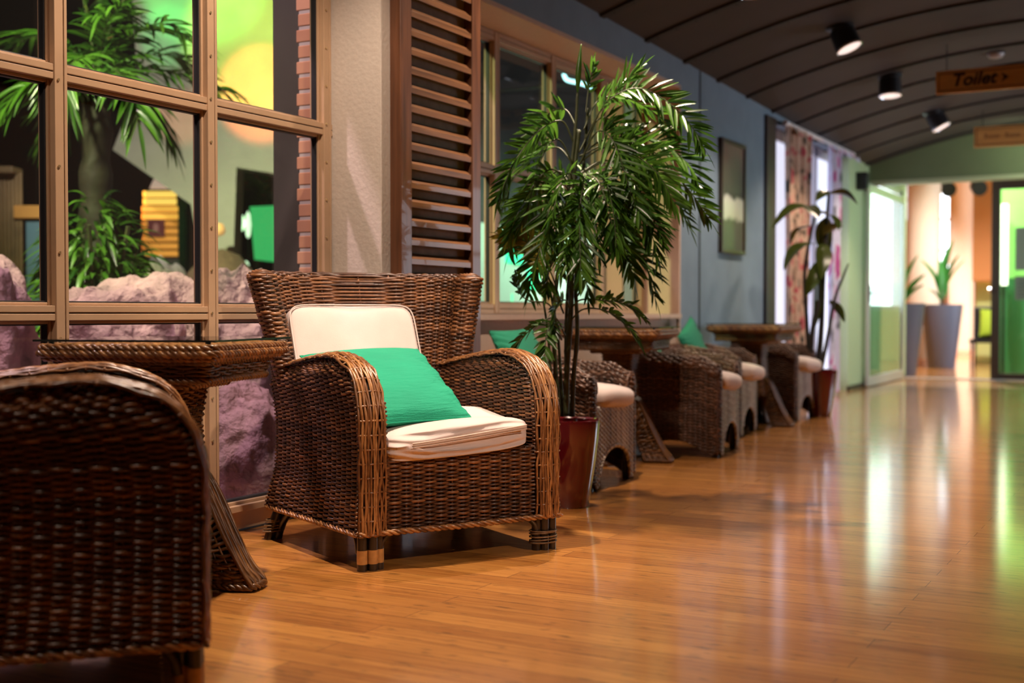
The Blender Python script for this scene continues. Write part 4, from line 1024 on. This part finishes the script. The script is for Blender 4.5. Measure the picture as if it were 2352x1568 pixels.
for a, b, W, dr, ro in [((1880, 485, 0), (1772, 525, -.1), .05, .45, .3), ((1872, 560, 0), (1800, 620, -.1), .05, .4, .2), ((1878, 500, .05), (1830, 480, .3), .05, .3, .1), ((1885, 490, 0), (1925, 530, -.2), .045, .3, .3),
                        ((1902, 445, 0), (1968, 470, -.05), .045, .35, .3), ((1900, 440, 0), (1872, 462, -.1), .03, .2, .5), ((1890, 540, 0), (1935, 520, -.1), .045, .3, .3), ((1888, 600, 0), (1850, 680, -.1), .04, .3, .8),
                        ((1905, 690, 0), (1940, 740, 0), .03, .2, .6), ((1876, 620, 0), (1868, 760, -.05), .035, .1, 1.2), ((1890, 560, .02), (1885, 640, -.15), .045, .2, .3), ((1860, 520, 0), (1815, 560, .15), .045, .35, .2), ((1895, 500, 0), (1900, 600, .15), .05, .3, .4)]:
    broad(pl2, p2(*a), p2(*b), W*1.45, M['leaf_d'], dr, roll=ro)

# ------------------------------------------------------------------ curtains and rail
def curtain(name, label, y0, y1, z0, z1, mat, folds, amp, tie=0.0):
    n = folds*12; u = np.linspace(0, 1, n); v = np.linspace(0, 1, 30); U, V = np.meshgrid(u, v)
    w = 1-tie*np.sin(PI*V)**2*.5
    Y = y0+(y1-y0)*(.5+(U-.5)*w); X = XL+.075+amp*np.sin(U*folds*2*PI+.8*np.sin(V*2.2))*(.75+.25*V)+.012*np.sin(U*17+V*3); Z = z0+(z1-z0)*V
    P = np.stack([X, Y, Z], -1); p = MB(); p.grid(P); p.grid((P-np.array([.004, 0, 0]))[::-1]); o = p.build(name, mat, smooth=4); return meta(o, label, 'curtain')
curtain('curtain', 'floral curtain with red and green blooms hanging beside the dark post', 10.70, 11.40, .03, 2.47, M['floral'], 6, .028)
curtain('curtain', 'narrow pale floral curtain with pink blooms behind the potted plant', 12.18, 12.55, .03, 2.47, M['floral2'], 4, .026)
rod = thing('curtain_rail', 'white rail with gathered cloth swags along the top of the curtained window', 'curtain rail', (XL, 10.6, 2.47))
p = MB(); p.cyl((.085, 0, 0), (.085, 2.5, 0), .02, 14); p.build('rail', simple('white_rail', (.7, .68, .7), .5), parent=rod, smooth=.9)
for k in range(7):
    p = MB(); t_ = np.linspace(0, PI, 14); yy = .12+k*.36
    if k in (1, 2): continue
    p.grid(np.stack([np.stack([.10+.03*np.sin(t_)+q*.02, yy+.17*(1-np.cos(t_)), .02-.06*np.sin(t_)-q*.05], -1) for q in np.linspace(0, 1, 5)])); p.build('swag', M['floral2'] if k > 2 else M['floral'], parent=rod, smooth=4)
for yy in (.05, 1.25, 2.45):
    p = MB(); p.box((0, yy-.012, -.012), (.085, yy+.012, .012)); p.build('bracket', M['black'], parent=rod)
# ------------------------------------------------------------------ end doors and lobby
YD = 16.2
dl = structure(thing('door_1', 'open glass door leaf with a pale metal frame folded against the left wall', 'door', (-3.12, 13.9, .01)))
p = MB(); Lw, Hh = 1.95, 2.24
p.box((-.02, 0, 0), (.02, .075, Hh)); p.box((-.02, Lw-.075, 0), (.02, Lw, Hh)); p.box((-.02, .07, 0), (.02, Lw-.07, .11)); p.box((-.02, .07, Hh-.09), (.02, Lw-.07, Hh))
bevel(p.build('leaf_frame', M['door_light'], parent=dl), .005)
p = MB(); p.box((-.004, .07, .1), (.004, Lw-.07, Hh-.08)); p.build('pane', glass('clear_door_glass', (.85, .95, .88), .0, .9, dust=.05), parent=dl)
p = MB(); p.cyl((.02, .05, 1.03), (.075, .05, 1.03), .010, 10); p.cyl((.075, .05, 1.03), (.075, .20, 1.03), .010, 10); p.box((.02, .02, .93), (.026, .075, 1.12)); p.build('door_handle', M['black'], parent=dl, smooth=.8)
d2 = structure(thing('door_2', 'dark framed fixed glass door panel at the end of the corridor', 'door', (-2.08, YD, 0)))
p = MB(); p.box((-.05, -.05, 0), (.05, .05, 2.475)); p.box((.04, -.04, 0), (4.6, .04, .085)); p.box((.04, -.04, 2.33), (4.6, .04, 2.475)); p.box((1.1, -.04, .08), (1.18, .04, 2.4)); bevel(p.build('door_frame', M['door_dark'], parent=d2), .006)
p = MB(); p.box((.05, -.006, .08), (4.6, .006, 2.34)); p.build('pane', M['glass_door'], parent=d2)
p = MB(); p.cyl((-.075, -.06, 1.10), (-.05, -.06, 1.10), .03, 16); p.build('door_knob', M['chrome'], parent=d2, smooth=.8)
p = MB(); p.box((-3.17, YD-.09, 0), (2.6, YD+.03, .012)); structure(p.build('trim_3', M['door_light']))
no1 = meta(MB().box((-1.86, YD-.012, 1.34), (-1.35, YD-.008, 1.86)).build('door_notice', simple('grey_notice', (.20, .23, .19), .7)), 'square grey notice sheet on the green glass door panel', 'notice')
p = MB(); p.box((-1.60, YD-.0135, 1.56), (-1.55, YD-.012, 1.66)); p.build('dark_mark', M['ink'], parent=no1)
no2 = meta(MB().box((-1.86, YD-.012, .98), (-1.35, YD-.008, 1.27)).build('door_notice', simple('grey_notice_lined', (.15, .18, .15), .7)), 'lower grey notice sheet with ruled lines on the green glass door panel', 'notice')
p = MB()
for k in range(5): p.box((-1.83, YD-.0135, 1.02+k*.045), (-1.38, YD-.012, 1.028+k*.045))
p.build('ruled_lines', M['ink'], parent=no2)
# lobby shell
mb = MB(); mb.box((-12, 30, 0), (6, 30.2, 4.4)); mb.box((-12.1, 16.2, 0), (-12, 30, 4.4)); mb.box((6, 16.2, 0), (6.1, 30, 4.4)); mb.box((-12, 16.15, 0), (-3.6, 16.3, 4.4)); structure(mb.build('wall_lobby', M['peach']))
mb = MB(); mb.box((-3.6, 16.25, 2.48), (6, 16.35, 4.4)); structure(mb.build('wall_lobby_front', M['peach']))
mb = MB(); mb.box((-12, 16.2, 4.3), (6, 30, 4.4)); structure(mb.build('ceiling_lobby', M['header']))
def lit_window(name, x0, x1, y, z0, z1, pane, bars=1, axis='x', face=-1):
    f = MB(); w = .05
    def bx(a0, a1, c0, c1, d=.06):
        if axis == 'x': f.box((a0, y-d, c0), (a1, y, c1))
        else: f.box((y-d, a0, c0), (y, a1, c1))
    bx(x0, x0+w, z0, z1); bx(x1-w, x1, z0, z1); bx(x0, x1, z0, z0+w); bx(x0, x1, z1-w, z1)
    for k in range(1, bars): bx(x0, x1, z0+(z1-z0)*k/bars-.03, z0+(z1-z0)*k/bars+.03)
    o = structure(f.build(name, M['door_light'])); p = MB()
    if axis == 'x': p.box((x0+.02, y-.02, z0+.02), (x1-.02, y-.015, z1-.02))
    else: p.box((y-.02, x0+.02, z0+.02), (y-.015, x1-.02, z1-.02))
    p.build('pane', pane, parent=o); return o
lit_window('window_5', -7.4, -5.55, 29.98, 2.95, 4.0, M['daylight_dim'], 2)
lit_window('window_6', -5.35, -4.70, 29.98, 1.55, 3.7, M['daylight'], 3)
lit_window('unseen_fill_window', 10.5, 13.5, 1.60, .7, 2.3, emit('cool_fill_pane', (.78, .87, 1.0), 6.5), 2, 'y')  # unseen glowing window, added as cool fill on the tub chair fronts
lit_window('lobby_fill_window', 17.2, 22.5, 5.98, .6, 3.2, emit('bright_fill_pane', (.88, .94, 1.0), 18), 2, 'y')  # unseen glowing window, added to shape the lobby columns from the right
for x, y, r, lab in ((-3.65, 20.15, .25, 'thick round peach column behind the left planter'), (-3.86, 25.2, .235, 'round pale column farther back in the lobby')):
    t = thing('column', lab, 'column', (x, y, 0)); p = MB(); p.lathe([(r, .12), (r, 4.3)], n=40); p.build('shaft', M['column'], parent=t, smooth=4)
    p = MB(); p.lathe([(r+.02, 0), (r+.02, .11), (r, .125)], n=40); p.build('base', M['peach'], parent=t, smooth=.8)
def planter(x, y, label, leaves, seed):
    t = thing('tall_planter', label, 'planter', (x, y, 0), 0, 'blue-grey planters in the lobby')
    p = MB(); p.lathe([(0, 0), (.19, 0), (.195, .01), (.30, .93), (.305, .95), (.285, .95), (.28, .90), (0, .88)], n=40); p.build('planter_body', M['pot_grey'], parent=t, smooth=.8)
    p = MB(); p.lathe([(0, .885), (.275, .89)], n=24); p.build('soil', M['soil'], parent=t)
    p = MB(); p.cyl((0, 0, .86), (0, 0, 1.25), .025, 10); p.build('stem', M['stem'], parent=t, smooth=4)
    for dx, dz, W, ro, z0 in leaves: 
        a = np.array([RT[0]*dx*.1, RT[1]*dx*.1, z0]); b = np.array([RT[0]*dx, RT[1]*dx, dz]); broad(t, a, b, W*1.5, M['leaf_b'], .12, roll=ro)
    return t
planter(-3.24, 19.35, 'dark blue-grey tapered planter with upright green leaves in front of the thick column', [(-.32, 1.62, .06, .6, 1.15), (-.12, 1.35, .06, .8, 1.0), (.10, 1.75, .07, 1.0, 1.1), (.17, 1.92, .07, .9, 1.1), (.26, 1.70, .06, .7, 1.1), (.34, 1.62, .05, .5, 1.1), (-.05, 1.62, .07, 1.1, 1.0), (-.2, 1.18, .05, .4, 1.0)], 1)
planter(-3.36, 17.0, 'blue-grey tapered planter half hidden behind the open glass door', [(.22, 1.60, .06, .6, 1.0), (.32, 1.34, .06, .6, .98), (.30, 1.20, .05, .5, .95), (-.1, 1.7, .06, .9, 1.0), (.05, 1.55, .06, 1.1, 1.0)], 2)
t = thing('track_spotlight', 'pair of black spotlights on a bracket near the top of the lobby opening', 'spotlight', (-3.18, 20.6, 2.87))
p = MB(); p.box((-.3, -.02, .05), (.35, .02, .09)); p.cyl((0, 0, .08), (0, 0, 1.44), .015, 8); p.build('bracket', M['black'], parent=t)
for dx in (-.22, .24):
    p = MB(); p.cyl((dx, -.05, -.06), (dx+.08, -.22, -.12), .10, 18, r2=.12); p.build('lamp_head', M['black'], parent=t, smooth=.8)
mb = MB(); mb.box((-3.05, 21.0, 1.33), (-1.6, 21.3, 4.3)); meta(bevel(mb.build('hanging_partition', M['orange']), .01), 'orange partition panel right of the lobby columns', 'partition')
mb = MB(); mb.box((-3.05, 21.4, .0), (-1.6, 22.0, 1.36)); meta(bevel(mb.build('service_counter', simple('pale_lime_panel', (.50, .55, .22), .6)), .01), 'pale lime counter front below the orange partition', 'counter')
t = thing('lobby_chair', 'small chair with a lime green cushion in front of the pale lime counter', 'chair', (-2.72, 20.4, 0))
p = MB(); p.box((-.25, -.22, .36), (.25, .22, .42)); p.build('seat', M['black'], parent=t)
p = MB(); p.box((-.25, .20, .42), (.25, .25, .92)); bevel(p.build('backrest', M['black'], parent=t), .02)
for sx in (-.22, .22):
    for sy in (-.19, .19): MB().cyl((sx, sy, 0), (sx, sy, .37), .018, 8).build('leg', M['black'], parent=t)
pillow_obj('lobby_cushion', 'lime green cushion leaning on the small lobby chair', [(-.14, .14, .88), (.2, .14, .88), (.2, .04, .46), (-.14, .04, .46)], .06, (-2.72, 20.4, 0), 0, simple('lime_cloth', (.35, .48, .03), .8), cat='cushion')
# green lit room behind the fixed glass
mb = MB(); mb.box((-2.33, 18.2, 0), (2.6, 18.3, 1.3)); structure(mb.build('wall_green_room', simple('teal_green_wall', (.06, .30, .13), .6)))
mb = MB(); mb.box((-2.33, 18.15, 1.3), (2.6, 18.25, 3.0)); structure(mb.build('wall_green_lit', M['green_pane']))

t = thing('tube_light', 'bright upright tube light behind the left edge of the green glass panel', 'light', (-2.22, 18.05, 0))
MB().box((-.05, -.03, 1.2), (.05, .03, 2.3)).build('tube', emit('tube_glow', (1.0, .97, .86), 3.2), parent=t); MB().cyl((0, 0, 0), (0, 0, 1.21), .02, 8).build('pole', M['steel'], parent=t)

# ------------------------------------------------------------------ beyond the first windows
def pt(px, py, f):
    w = RT*((px-1176)/FPX*f)+FW*f; return np.array([w[0], w[1], CAM_H+(719-py)/FPX*f])
mb = MB(); g = np.array([[(x, y, -.03+.05*math.sin(x*2.3+y*1.7)) for y in np.linspace(-3, 13, 40)] for x in np.linspace(-20, -3.25, 40)]); mb.grid(g); structure(mb.build('ground_outside', M['rock']))
def boulder(name, label, c, a, seed, rot=0, flat=.5, mat=None, nv=64):
    rg = np.random.default_rng(seed); u = np.linspace(0, 2*PI, 97)[:-1]; v = np.linspace(-.5*PI, .5*PI, nv); U, V = np.meshgrid(u, v)
    f = lambda w, e: np.sign(w)*np.abs(w)**e
    D = np.stack([f(np.cos(V), .7)*f(np.cos(U), .8), f(np.cos(V), .7)*f(np.sin(U), .8), f(np.sin(V), flat)], -1)
    d = np.zeros_like(U)
    for k in range(26):
        w = rg.normal(0, 1, 3); fr = 1.5+k*.55; w = w/np.linalg.norm(w)*fr; s_ = np.sin(D@w+rg.uniform(0, 6)); d += (1-np.abs(s_))/fr**1.1
    d = (d-d.mean())/(d.max()-d.min())
    P = D*(.86+.42*d[..., None])*np.array(a)
    cr, sr = math.cos(rot), math.sin(rot); P = np.stack([P[..., 0]*cr-P[..., 1]*sr, P[..., 0]*sr+P[..., 1]*cr, P[..., 2]], -1)
    p = MB(); p.grid(P, cv=True); o = p.build(name, mat or M['rock'], loc=tuple(c), smooth=4); return meta(o, label, 'rock', None)
for px, f, a_, zc, sd, fl, lab in ((558, 6.35, (.30, .42, .64), .42, 3, .55, 'big mauve boulder behind the right window bay, left of the dark steel post'), (288, 6.3, (.40, .45, .66), .42, 8, .45, 'wide mauve boulder outside the middle window bay'),
                                 (-60, 5.9, (.34, .45, .70), .44, 5, .7, 'rounded mauve boulder outside the left window bay'), (545, 5.35, (.26, .26, .46), .10, 12, .6, 'low cracked rock close to the glass beside the near armchair')):
    c = pt(px, 719, f); boulder('boulder', lab, (c[0], c[1], zc), a_, sd, yaw+math.atan((1176-px)/FPX), fl)
c = pt(368, 590, 9.4); boulder('pale_boulder', 'small white boulder in front of the glowing slatted kiosk', (c[0], c[1], .55), (.24, .24, .72), 21, 0, .8, M['rock_pale'], 30)
# outdoor palm
TF = 7.6; tb = pt(228, 719, TF); op = thing('outdoor_palm', 'dark-trunked palm with bright lit fronds outside the middle window bay', 'palm tree', (tb[0], tb[1], 0))
c_ = spline([(0, 0, -.05), (.04, .02, .6), (-.02, 0, 1.3), (.0, .0, 2.35)], 40); p = MB(); p.tubes(c_[None], (np.linspace(.13, .085, 40)+.012*np.sin(np.arange(40)*1.9))[None], 12); p.build('trunk', M['trunk'], parent=op, smooth=4)
def po(px, py, d=0): q = pt(px, py, TF+d); return q-np.array([tb[0], tb[1], 0])
rg2 = np.random.default_rng(5)
for pts in ([(228, 170, 0), (270, 40, 0), (330, -40, .1), (400, -60, .1)], [(228, 170, 0), (300, 90, -.2), (380, 60, -.3), (450, 100, -.4)], [(228, 180, 0), (310, 160, -.1), (400, 170, -.2), (530, 215, -.2)], [(228, 170, 0), (200, 20, 0), (170, -80, 0)],
            [(228, 180, 0), (150, 100, 0), (80, 90, .1), (0, 130, .1)], [(228, 190, 0), (160, 170, -.2), (80, 190, -.3), (20, 250, -.4)], [(228, 190, 0), (290, 200, .2), (350, 250, .3), (390, 320, .3)], [(228, 170, 0), (250, 60, -.4), (280, 20, -.6)],
            [(228, 185, 0), (190, 180, .2), (150, 230, .4), (120, 320, .5)], [(228, 175, 0), (320, 130, .3), (420, 140, .5), (480, 200, .6)], [(228, 185, 0), (260, 160, -.5), (300, 200, -.8), (320, 280, -.9)], [(228, 180, 0), (205, 140, -.4), (170, 150, -.7), (150, 230, -.8)]):
    make_frond([po(*q) for q in pts], 22, .30, .018, op, rg2, droop=.45, start=.12, mat=M['palm'])
sh_c = pt(222, 719, 7.0); sb = thing('leafy_shrub', 'dense dark green shrub at the foot of the outdoor palm', 'shrub', (sh_c[0], sh_c[1], 0))
p = MB(); rg3 = np.random.default_rng(9)
for k in range(900):
    a, b2 = rg3.uniform(0, 2*PI), rg3.uniform(0, 1); r = .30*math.sqrt(b2); z = .50+rg3.uniform(0, 1.0)*(1-.5*b2)
    P0 = np.array([r*math.cos(a), r*math.sin(a), z]); D = np.array([math.cos(a), math.sin(a), rg3.normal(.1, .6)])
    V, F = leaflet_mesh(P0, D, np.array([0, 0, 1.0])+rg3.normal(0, .3, 3), rg3.uniform(.12, .22), .018, droop=.5); p.add(V, F)
p.build('foliage', M['palm'], parent=sb, smooth=4)
p = MB()
for k in range(7):
    a = k*.9; p.tubes(spline([(0, 0, 0), (.08*math.cos(a), .08*math.sin(a), .6), (.25*math.cos(a), .25*math.sin(a), 1.3)], 12)[None], .012, 6)
p.build('stems', M['stem'], parent=sb)
# dark steel post and brick pier just outside
mb = MB(); mb.box((-3.59, 4.36, 0), (-3.42, 4.50, 3.2)); mb.box((-3.60, 4.42, 0), (-3.585, 4.44, 3.2)); structure(bevel(mb.build('trim_4', M['steel']), .004))
mb = MB(); mb.box((-3.403, 4.3075, 0), (-3.22, 4.9, 3.2), 1)
z = 0.0; k = 0
while z < 3.1:
    o_ = .10 if k % 2 else .0; x = -3.405-(.010 if k % 2 else 0)
    mb.box((x, 4.305, z+.006), (-3.21, 4.40, z+.060), 0); mb.box((x, 4.41, z+.006), (-3.30, 4.62, z+.060), 0); z += .0685; k += 1
structure(bevel(mb.build('wall_brick_pier', [M['brick'], M['mortar']]), .004))
# pale sloped wall lit with colours
def slab(name, label, cat, poly, f, th, mat, kind=None):
    P = [pt(x, y, f) for x, y in poly]; mb = MB(); mb.prism(P, FW*th); o = mb.build(name, mat); return meta(o, label, cat, None, kind)
M['wall_pale'] = simple('rough_pale_render', (.36, .35, .29), .9, noise=.25, scale=1.6, bump=.4)
slab('wall_outside', None, None, [(300, -160), (760, -160), (760, 420), (545, 385), (535, 640), (470, 640), (440, 470), (262, 345), (320, 200)], 11.0, .3, M['wall_pale'], 'structure')
slab('wall_outside_dark', None, None, [(-900, -500), (1000, -500), (1000, 900), (-900, 900)], 17.0, .2, simple('dark_backdrop_wall', (.012, .013, .013), .9), 'structure')
# green screen and its lamps
t = meta(slab('lit_green_panel', 'flat bright green lit panel left of the dark steel post', 'lit panel', [(575, 475), (700, 470), (700, 610), (585, 596)], 13.0, .05, emit('green_panel_light', (.06, .62, .16), .75)), None)
q0, q1 = pt(590, 560, 13.08), pt(690, 560, 13.08)
mb = MB(); mb.cyl((q0[0], q0[1], q0[2]), (q0[0], q0[1], -.05), .02, 8); mb.cyl((q1[0], q1[1], q1[2]), (q1[0], q1[1], -.05), .02, 8); mb.build('stand', M['black'], parent=t)
for (px, py, w, h, lab) in ((548, 512, 17, 24, 'rounded pale green lamp beside the green panel'), (571, 517, 7, 33, 'narrow upright pale green lamp beside the green panel'), (566, 609, 7, 10, 'tiny green-white lamp glowing above the right boulder')):
    cc = pt(px, py, 12.4); s = 12.4/FPX; mb = MB(); mb.lathe([(0, -h*s), (w*s*.7, -h*s*.7), (w*s, 0), (w*s*.7, h*s*.7), (0, h*s)], n=16); o = mb.build('garden_lamp', emit('garden_lamp_glow', (.70, 1.0, .62), 1.6), loc=tuple(cc), smooth=4); meta(o, lab, 'lamp'); MB().cyl((0, 0, -h*s*.9), (0, 0, -cc[2]-.03), .008, 8).build('stake', M['black'], parent=o)
# thatched mound
cc = pt(510, 600, 10.2); th_ = thing('thatched_shelter', 'brown thatched dome behind the right boulder', 'shelter', (cc[0], cc[1], -.05))
p = MB(); prof = [(.40, 0), (.39, .70), (.36, 1.0), (.27, 1.2), (.14, 1.35), (0, 1.40)]; p.lathe(prof, n=32); p.build('thatch', simple('brown_thatch', (.20, .12, .08), .95, noise=.3, scale=25, bump=.8), parent=th_, smooth=4)
cc = pt(500, 528, 10.6); meta(MB().lathe([(0, -.06), (.06, -.04), (.07, 0), (.05, .05), (0, .06)], n=16).build('amber_lamp', emit('amber_glow', (1, .55, .2), .45), loc=tuple(cc), smooth=4), 'dim amber lamp above the thatched dome', 'lamp')
# slatted kiosk lantern
kc = pt(369, 719, 12.0); s = 12.0/FPX; ks = thing('slatted_kiosk', 'glowing orange kiosk of horizontal slats with a dark red sign', 'kiosk', (kc[0], kc[1], 0), yaw)
zt = lambda py: CAM_H+(719-py)*s
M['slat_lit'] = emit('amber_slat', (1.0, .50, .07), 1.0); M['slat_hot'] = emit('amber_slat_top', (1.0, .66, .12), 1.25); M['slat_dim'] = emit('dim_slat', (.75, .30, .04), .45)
for i, py in enumerate(range(440, 590, 17)):
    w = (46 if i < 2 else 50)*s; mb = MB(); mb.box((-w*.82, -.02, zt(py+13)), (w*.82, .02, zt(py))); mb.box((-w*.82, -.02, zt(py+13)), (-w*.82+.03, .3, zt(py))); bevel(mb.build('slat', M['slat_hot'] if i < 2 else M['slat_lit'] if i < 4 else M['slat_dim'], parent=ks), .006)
mb = MB(); mb.box((-.17, .03, 0), (.17, .30, zt(432))); mb.build('dark_backing', M['steel'], parent=ks)
mb = MB(); mb.prism([(-.10, 0, zt(434)), (.10, 0, zt(434)), (.07, 0, zt(425)), (.015, 0, zt(420)), (-.03, 0, zt(404)), (-.07, 0, zt(418))], (0, .2, 0)); mb.build('peaked_top', emit('pale_peak', (1, .72, .55), .5), parent=ks)
mb = MB(); mb.box((-.105, -.05, zt(545)), (.055, -.03, zt(505))); kp = mb.build('red_sign', simple('dark_red_sign', (.16, .01, .02), .5), parent=ks)
mb = MB(); mb.prism([(-.05, -.053, zt(533)), (.0, -.053, zt(533)), (.0, -.053, zt(518)), (-.025, -.053, zt(513)), (-.05, -.053, zt(518))], (0, .003, 0)); mb.build('sign_mark', simple('pale_mark', (.5, .2, .2), .6), parent=kp)
# timber hut at far left: posts, beam, blue door
hut = thing('timber_hut', 'bamboo-clad hut with an orange beam and a blue door at the far left', 'hut', (0, 0, 0)); hc = pt(20, 719, 10.0); hut.location = (hc[0], hc[1], 0); hut.rotation_euler = (0, 0, yaw); s = 10.0/FPX
X = lambda px: (px-20)*s
zt2 = lambda py: CAM_H+(719-py)*s
for i, px in enumerate(range(-40, 56, 9)):
    MB().cyl((X(px), 0, 0), (X(px), 0, zt2(398)), 4.6*s, 10).build('bamboo_post', M['bam'] if 'bam' in M else M.setdefault('bam', simple('old_bamboo', (.16, .095, .045), .6, noise=.4, scale=5)), parent=hut, smooth=.9)
mb = MB(); mb.box((X(38), -.05, zt2(503)), (X(135), .05, zt2(473))); bevel(mb.build('beam', simple('orange_beam', (.45, .20, .05), .6), parent=hut), .01)
mb = MB(); mb.box((X(-60), -.12, zt2(402)), (X(45), .1, zt2(386))); bevel(mb.build('eave', M['bam'], parent=hut), .01)
mb = MB(); mb.box((X(62), .0, 0), (X(100), .05, zt2(508))); mb.build('blue_door', simple('blue_door_paint', (.07, .14, .22), .6), parent=hut)

# ------------------------------------------------------------------ beyond the second window
mb = MB(); mb.prism([(-5.45, 8.9, 0), (-5.45, 8.9, 1.62), (-5.9, 14.5, 1.62), (-5.9, 14.5, 0)], (-.1, 0, 0)); structure(mb.build('wall_courtyard', simple('pale_green_render', (.55, .62, .52), .8, noise=.2, scale=1.2)))
mb = MB(); mb.prism([(-5.75, 8.9, 1.55), (-5.75, 8.9, 4.0), (-6.4, 15.5, 4.0), (-6.4, 15.5, 1.55)], (-.1, 0, 0)); structure(mb.build('wall_courtyard_upper', simple('dark_upper_wall', (.03, .032, .032), .8, noise=.4, scale=.8)))
for y0, z0, w, h, lab in ((9.75, 1.28, .66, .24, 'upper bright green lit panel seen behind the palm'), (10.25, 1.05, .55, .20, 'lower bright green lit panel seen behind the palm'), (9.9, .90, .3, .10, 'small green lit panel low behind the palm')):
    mb = MB(); mb.box((0, 0, 0), (.03, w, h)); o = mb.build('light_box', emit('green_sign_light', (.03, .85, .36), 1.1), loc=(-5.37-(y0-7)*.08+.02, y0, z0)); meta(o, lab, 'light box', None)
tb_ = spline([pt(1294, 172, 10.0), pt(1302, 186, 10.0), pt(1330, 193, 10.0), pt(1362, 203, 10.0)], 24); mb = MB(); mb.tubes(tb_[None], .016, 10); o = mb.build('neon_tube', emit('cyan_neon', (.45, .95, 1.0), 3.0), smooth=4); meta(o, 'short bent cyan neon tube glowing behind the upper palm leaves', 'neon lamp'); q0 = pt(1330, 193, 10.0); MB().cyl(tuple(q0), (-5.80, q0[1], q0[2]), .01, 8).build('wall_bracket', M['black'], parent=o)
t = thing('scalloped_post', 'dark post with a scalloped pinkish edge outside the second window', 'post', (-4.05, 9.2, 0))
p = MB(); p.box((-.10, -.06, 0), (.10, .06, 2.7)); bevel(p.build('post', M['trunk'], parent=t), .01)
p = MB()
for k in range(22): p.cyl((-.11, -.05, .1+k*.12), (-.11, .05, .1+k*.12), .06, 14)
p.build('scalloped_edge', simple('pink_paint', (.45, .24, .18), .6), parent=t, smooth=.8)
mb = MB(); mb.box((-3.75, 8.32, 0), (-3.62, 8.42, 2.6)); structure(mb.build('trim_5', simple('pink_render', (.5, .27, .2), .7)))

# ------------------------------------------------------------------ lights
def spot(name, loc, tgt, W_, col, size=100, blend=.7, rad=.05):
    l = bpy.data.lights.new(name, 'SPOT'); l.energy = W_; l.color = col; l.spot_size = math.radians(size); l.spot_blend = blend; l.shadow_soft_size = rad
    o = bpy.data.objects.new(name, l); COL.objects.link(o); o.location = loc
    o.rotation_euler = (Vector(tgt)-Vector(loc)).to_track_quat('-Z', 'Y').to_euler(); return o
WARM = (1.0, .77, .60)
for i, (x, y, lab, tl) in enumerate(LAMPS):
    z = vault(x, y)-.18
    if i == 0: spot('ceiling_or_fill_lamp', (x, y, z), (x-.15, y+.35, 0), 210, WARM, 125, .5, .035); spot('ceiling_or_fill_lamp', (x, y, z), (x+.22, y+.0, 0), 210, WARM, 84, 1.0, .035)
    elif i == 1: spot('ceiling_or_fill_lamp', (x, y, z), (x-.1, y+.0, 0), 130, WARM, 120, .6, .035); spot('ceiling_or_fill_lamp', (x, y, z), (x+.15, y+.0, 0), 260, WARM, 84, 1.0, .035)
    elif i == 2: spot('ceiling_or_fill_lamp', (x, y, z), (x+.1, y+.0, 0), 125, WARM, 115, .6, .035)
    else: spot('ceiling_or_fill_lamp', (x-.03, y, z-.01), (x-.3, y-.1, 0), 130, (1, .78, .58), 110, .6, .035)
# garden lights outside
spot('garden_light', (-4.55, 2.75, 4.9), (-3.6, 4.3, .6), 1050, (1.0, .68, .76), 80, .5, .08)
spot('garden_light', (-5.2, 3.0, 4.2), (-5.35, 5.1, 2.3), 1500, (.88, 1.0, .45), 70, .6, .1)
w0 = pt(520, 60, 11.0)
def wl(px, py, rgb, W_, size, back=4.0):
    q = pt(px, py, 11.0); spot('colour_light', tuple(q-FW*back+np.array([0, 0, 1.2])), tuple(q), W_, rgb, size, .35, .05)
wl(470, -50, (.06, 1.0, .12), 1300, 17); wl(590, 85, (.66, 1.0, .02), 1500, 19); wl(605, 215, (1.0, .18, .05), 2800, 12); wl(395, 85, (.08, 1.0, .22), 700, 8); wl(420, 270, (1.0, .25, .10), 500, 7); wl(460, 380, (1.0, .93, .80), 420, 55)
spot('colour_light', (-3.9, 10.5, 2.6), (-5.5, 10.3, .8), 420, (.55, 1.0, .72), 100, .8, .3)
spot('colour_light', (-3.9, 11.5, 2.6), (-5.5, 12.2, .8), 420, (.80, 1.0, .85), 100, .8, .3)
# lobby lamps
for x, y, W_, cc in ((-2.6, 17.6, 1300, (1, .92, .82)), (-2.4, 22.0, 2200, (1, .92, .82)), (-6.5, 24, 1500, (1, .88, .8))): spot('lobby_lamp', (x, y, 4.1), (x, y, 0), W_, cc, 130, .6, .1)
spot('lobby_lamp', (-.5, 16.8, 2.9), (-.8, 18.2, .6), 70, (.7, 1, .6), 120, .6, .1)
spot('ceiling_or_fill_lamp', (-2.28, 1.2, 2.6), (-2.3, 1.9, 0), 75, WARM, 125, .6, .035)  # unseen fill lamp, added to lift the armchairs' dark sides
for yy in (.6, 4.6, 8.6): spot('ceiling_or_fill_lamp', (1.0, yy, 2.55), (1.6, yy+.3, .8), 12, (1, .6, .42), 100, .6, .05)  # unseen lamps added to wash the right wall for reddish bounce
spot('corridor_lamp', (1.3, 2.6, 2.55), (-2.38, 3.62, .40), 300, WARM, 25, .5, .05)
spot('corridor_lamp', (-1.4, 13.6, 2.55), (-2.4, 14.6, 2.3), 14, (.8, 1, .6), 150, .6, .1)
wd = bpy.data.worlds.new('world'); scene.world = wd; wd.use_nodes = True
wd.node_tree.nodes['Background'].inputs[0].default_value = (.55, .60, .75, 1); wd.node_tree.nodes['Background'].inputs[1].default_value = .01
scene.view_settings.exposure = 0.0
try:
    scene.cycles.max_bounces = 8; scene.cycles.transparent_max_bounces = 16; scene.cycles.sample_clamp_indirect = 6.0; scene.cycles.use_denoising = True
    scene.cycles.caustics_reflective = False; scene.cycles.caustics_refractive = False
except Exception: pass
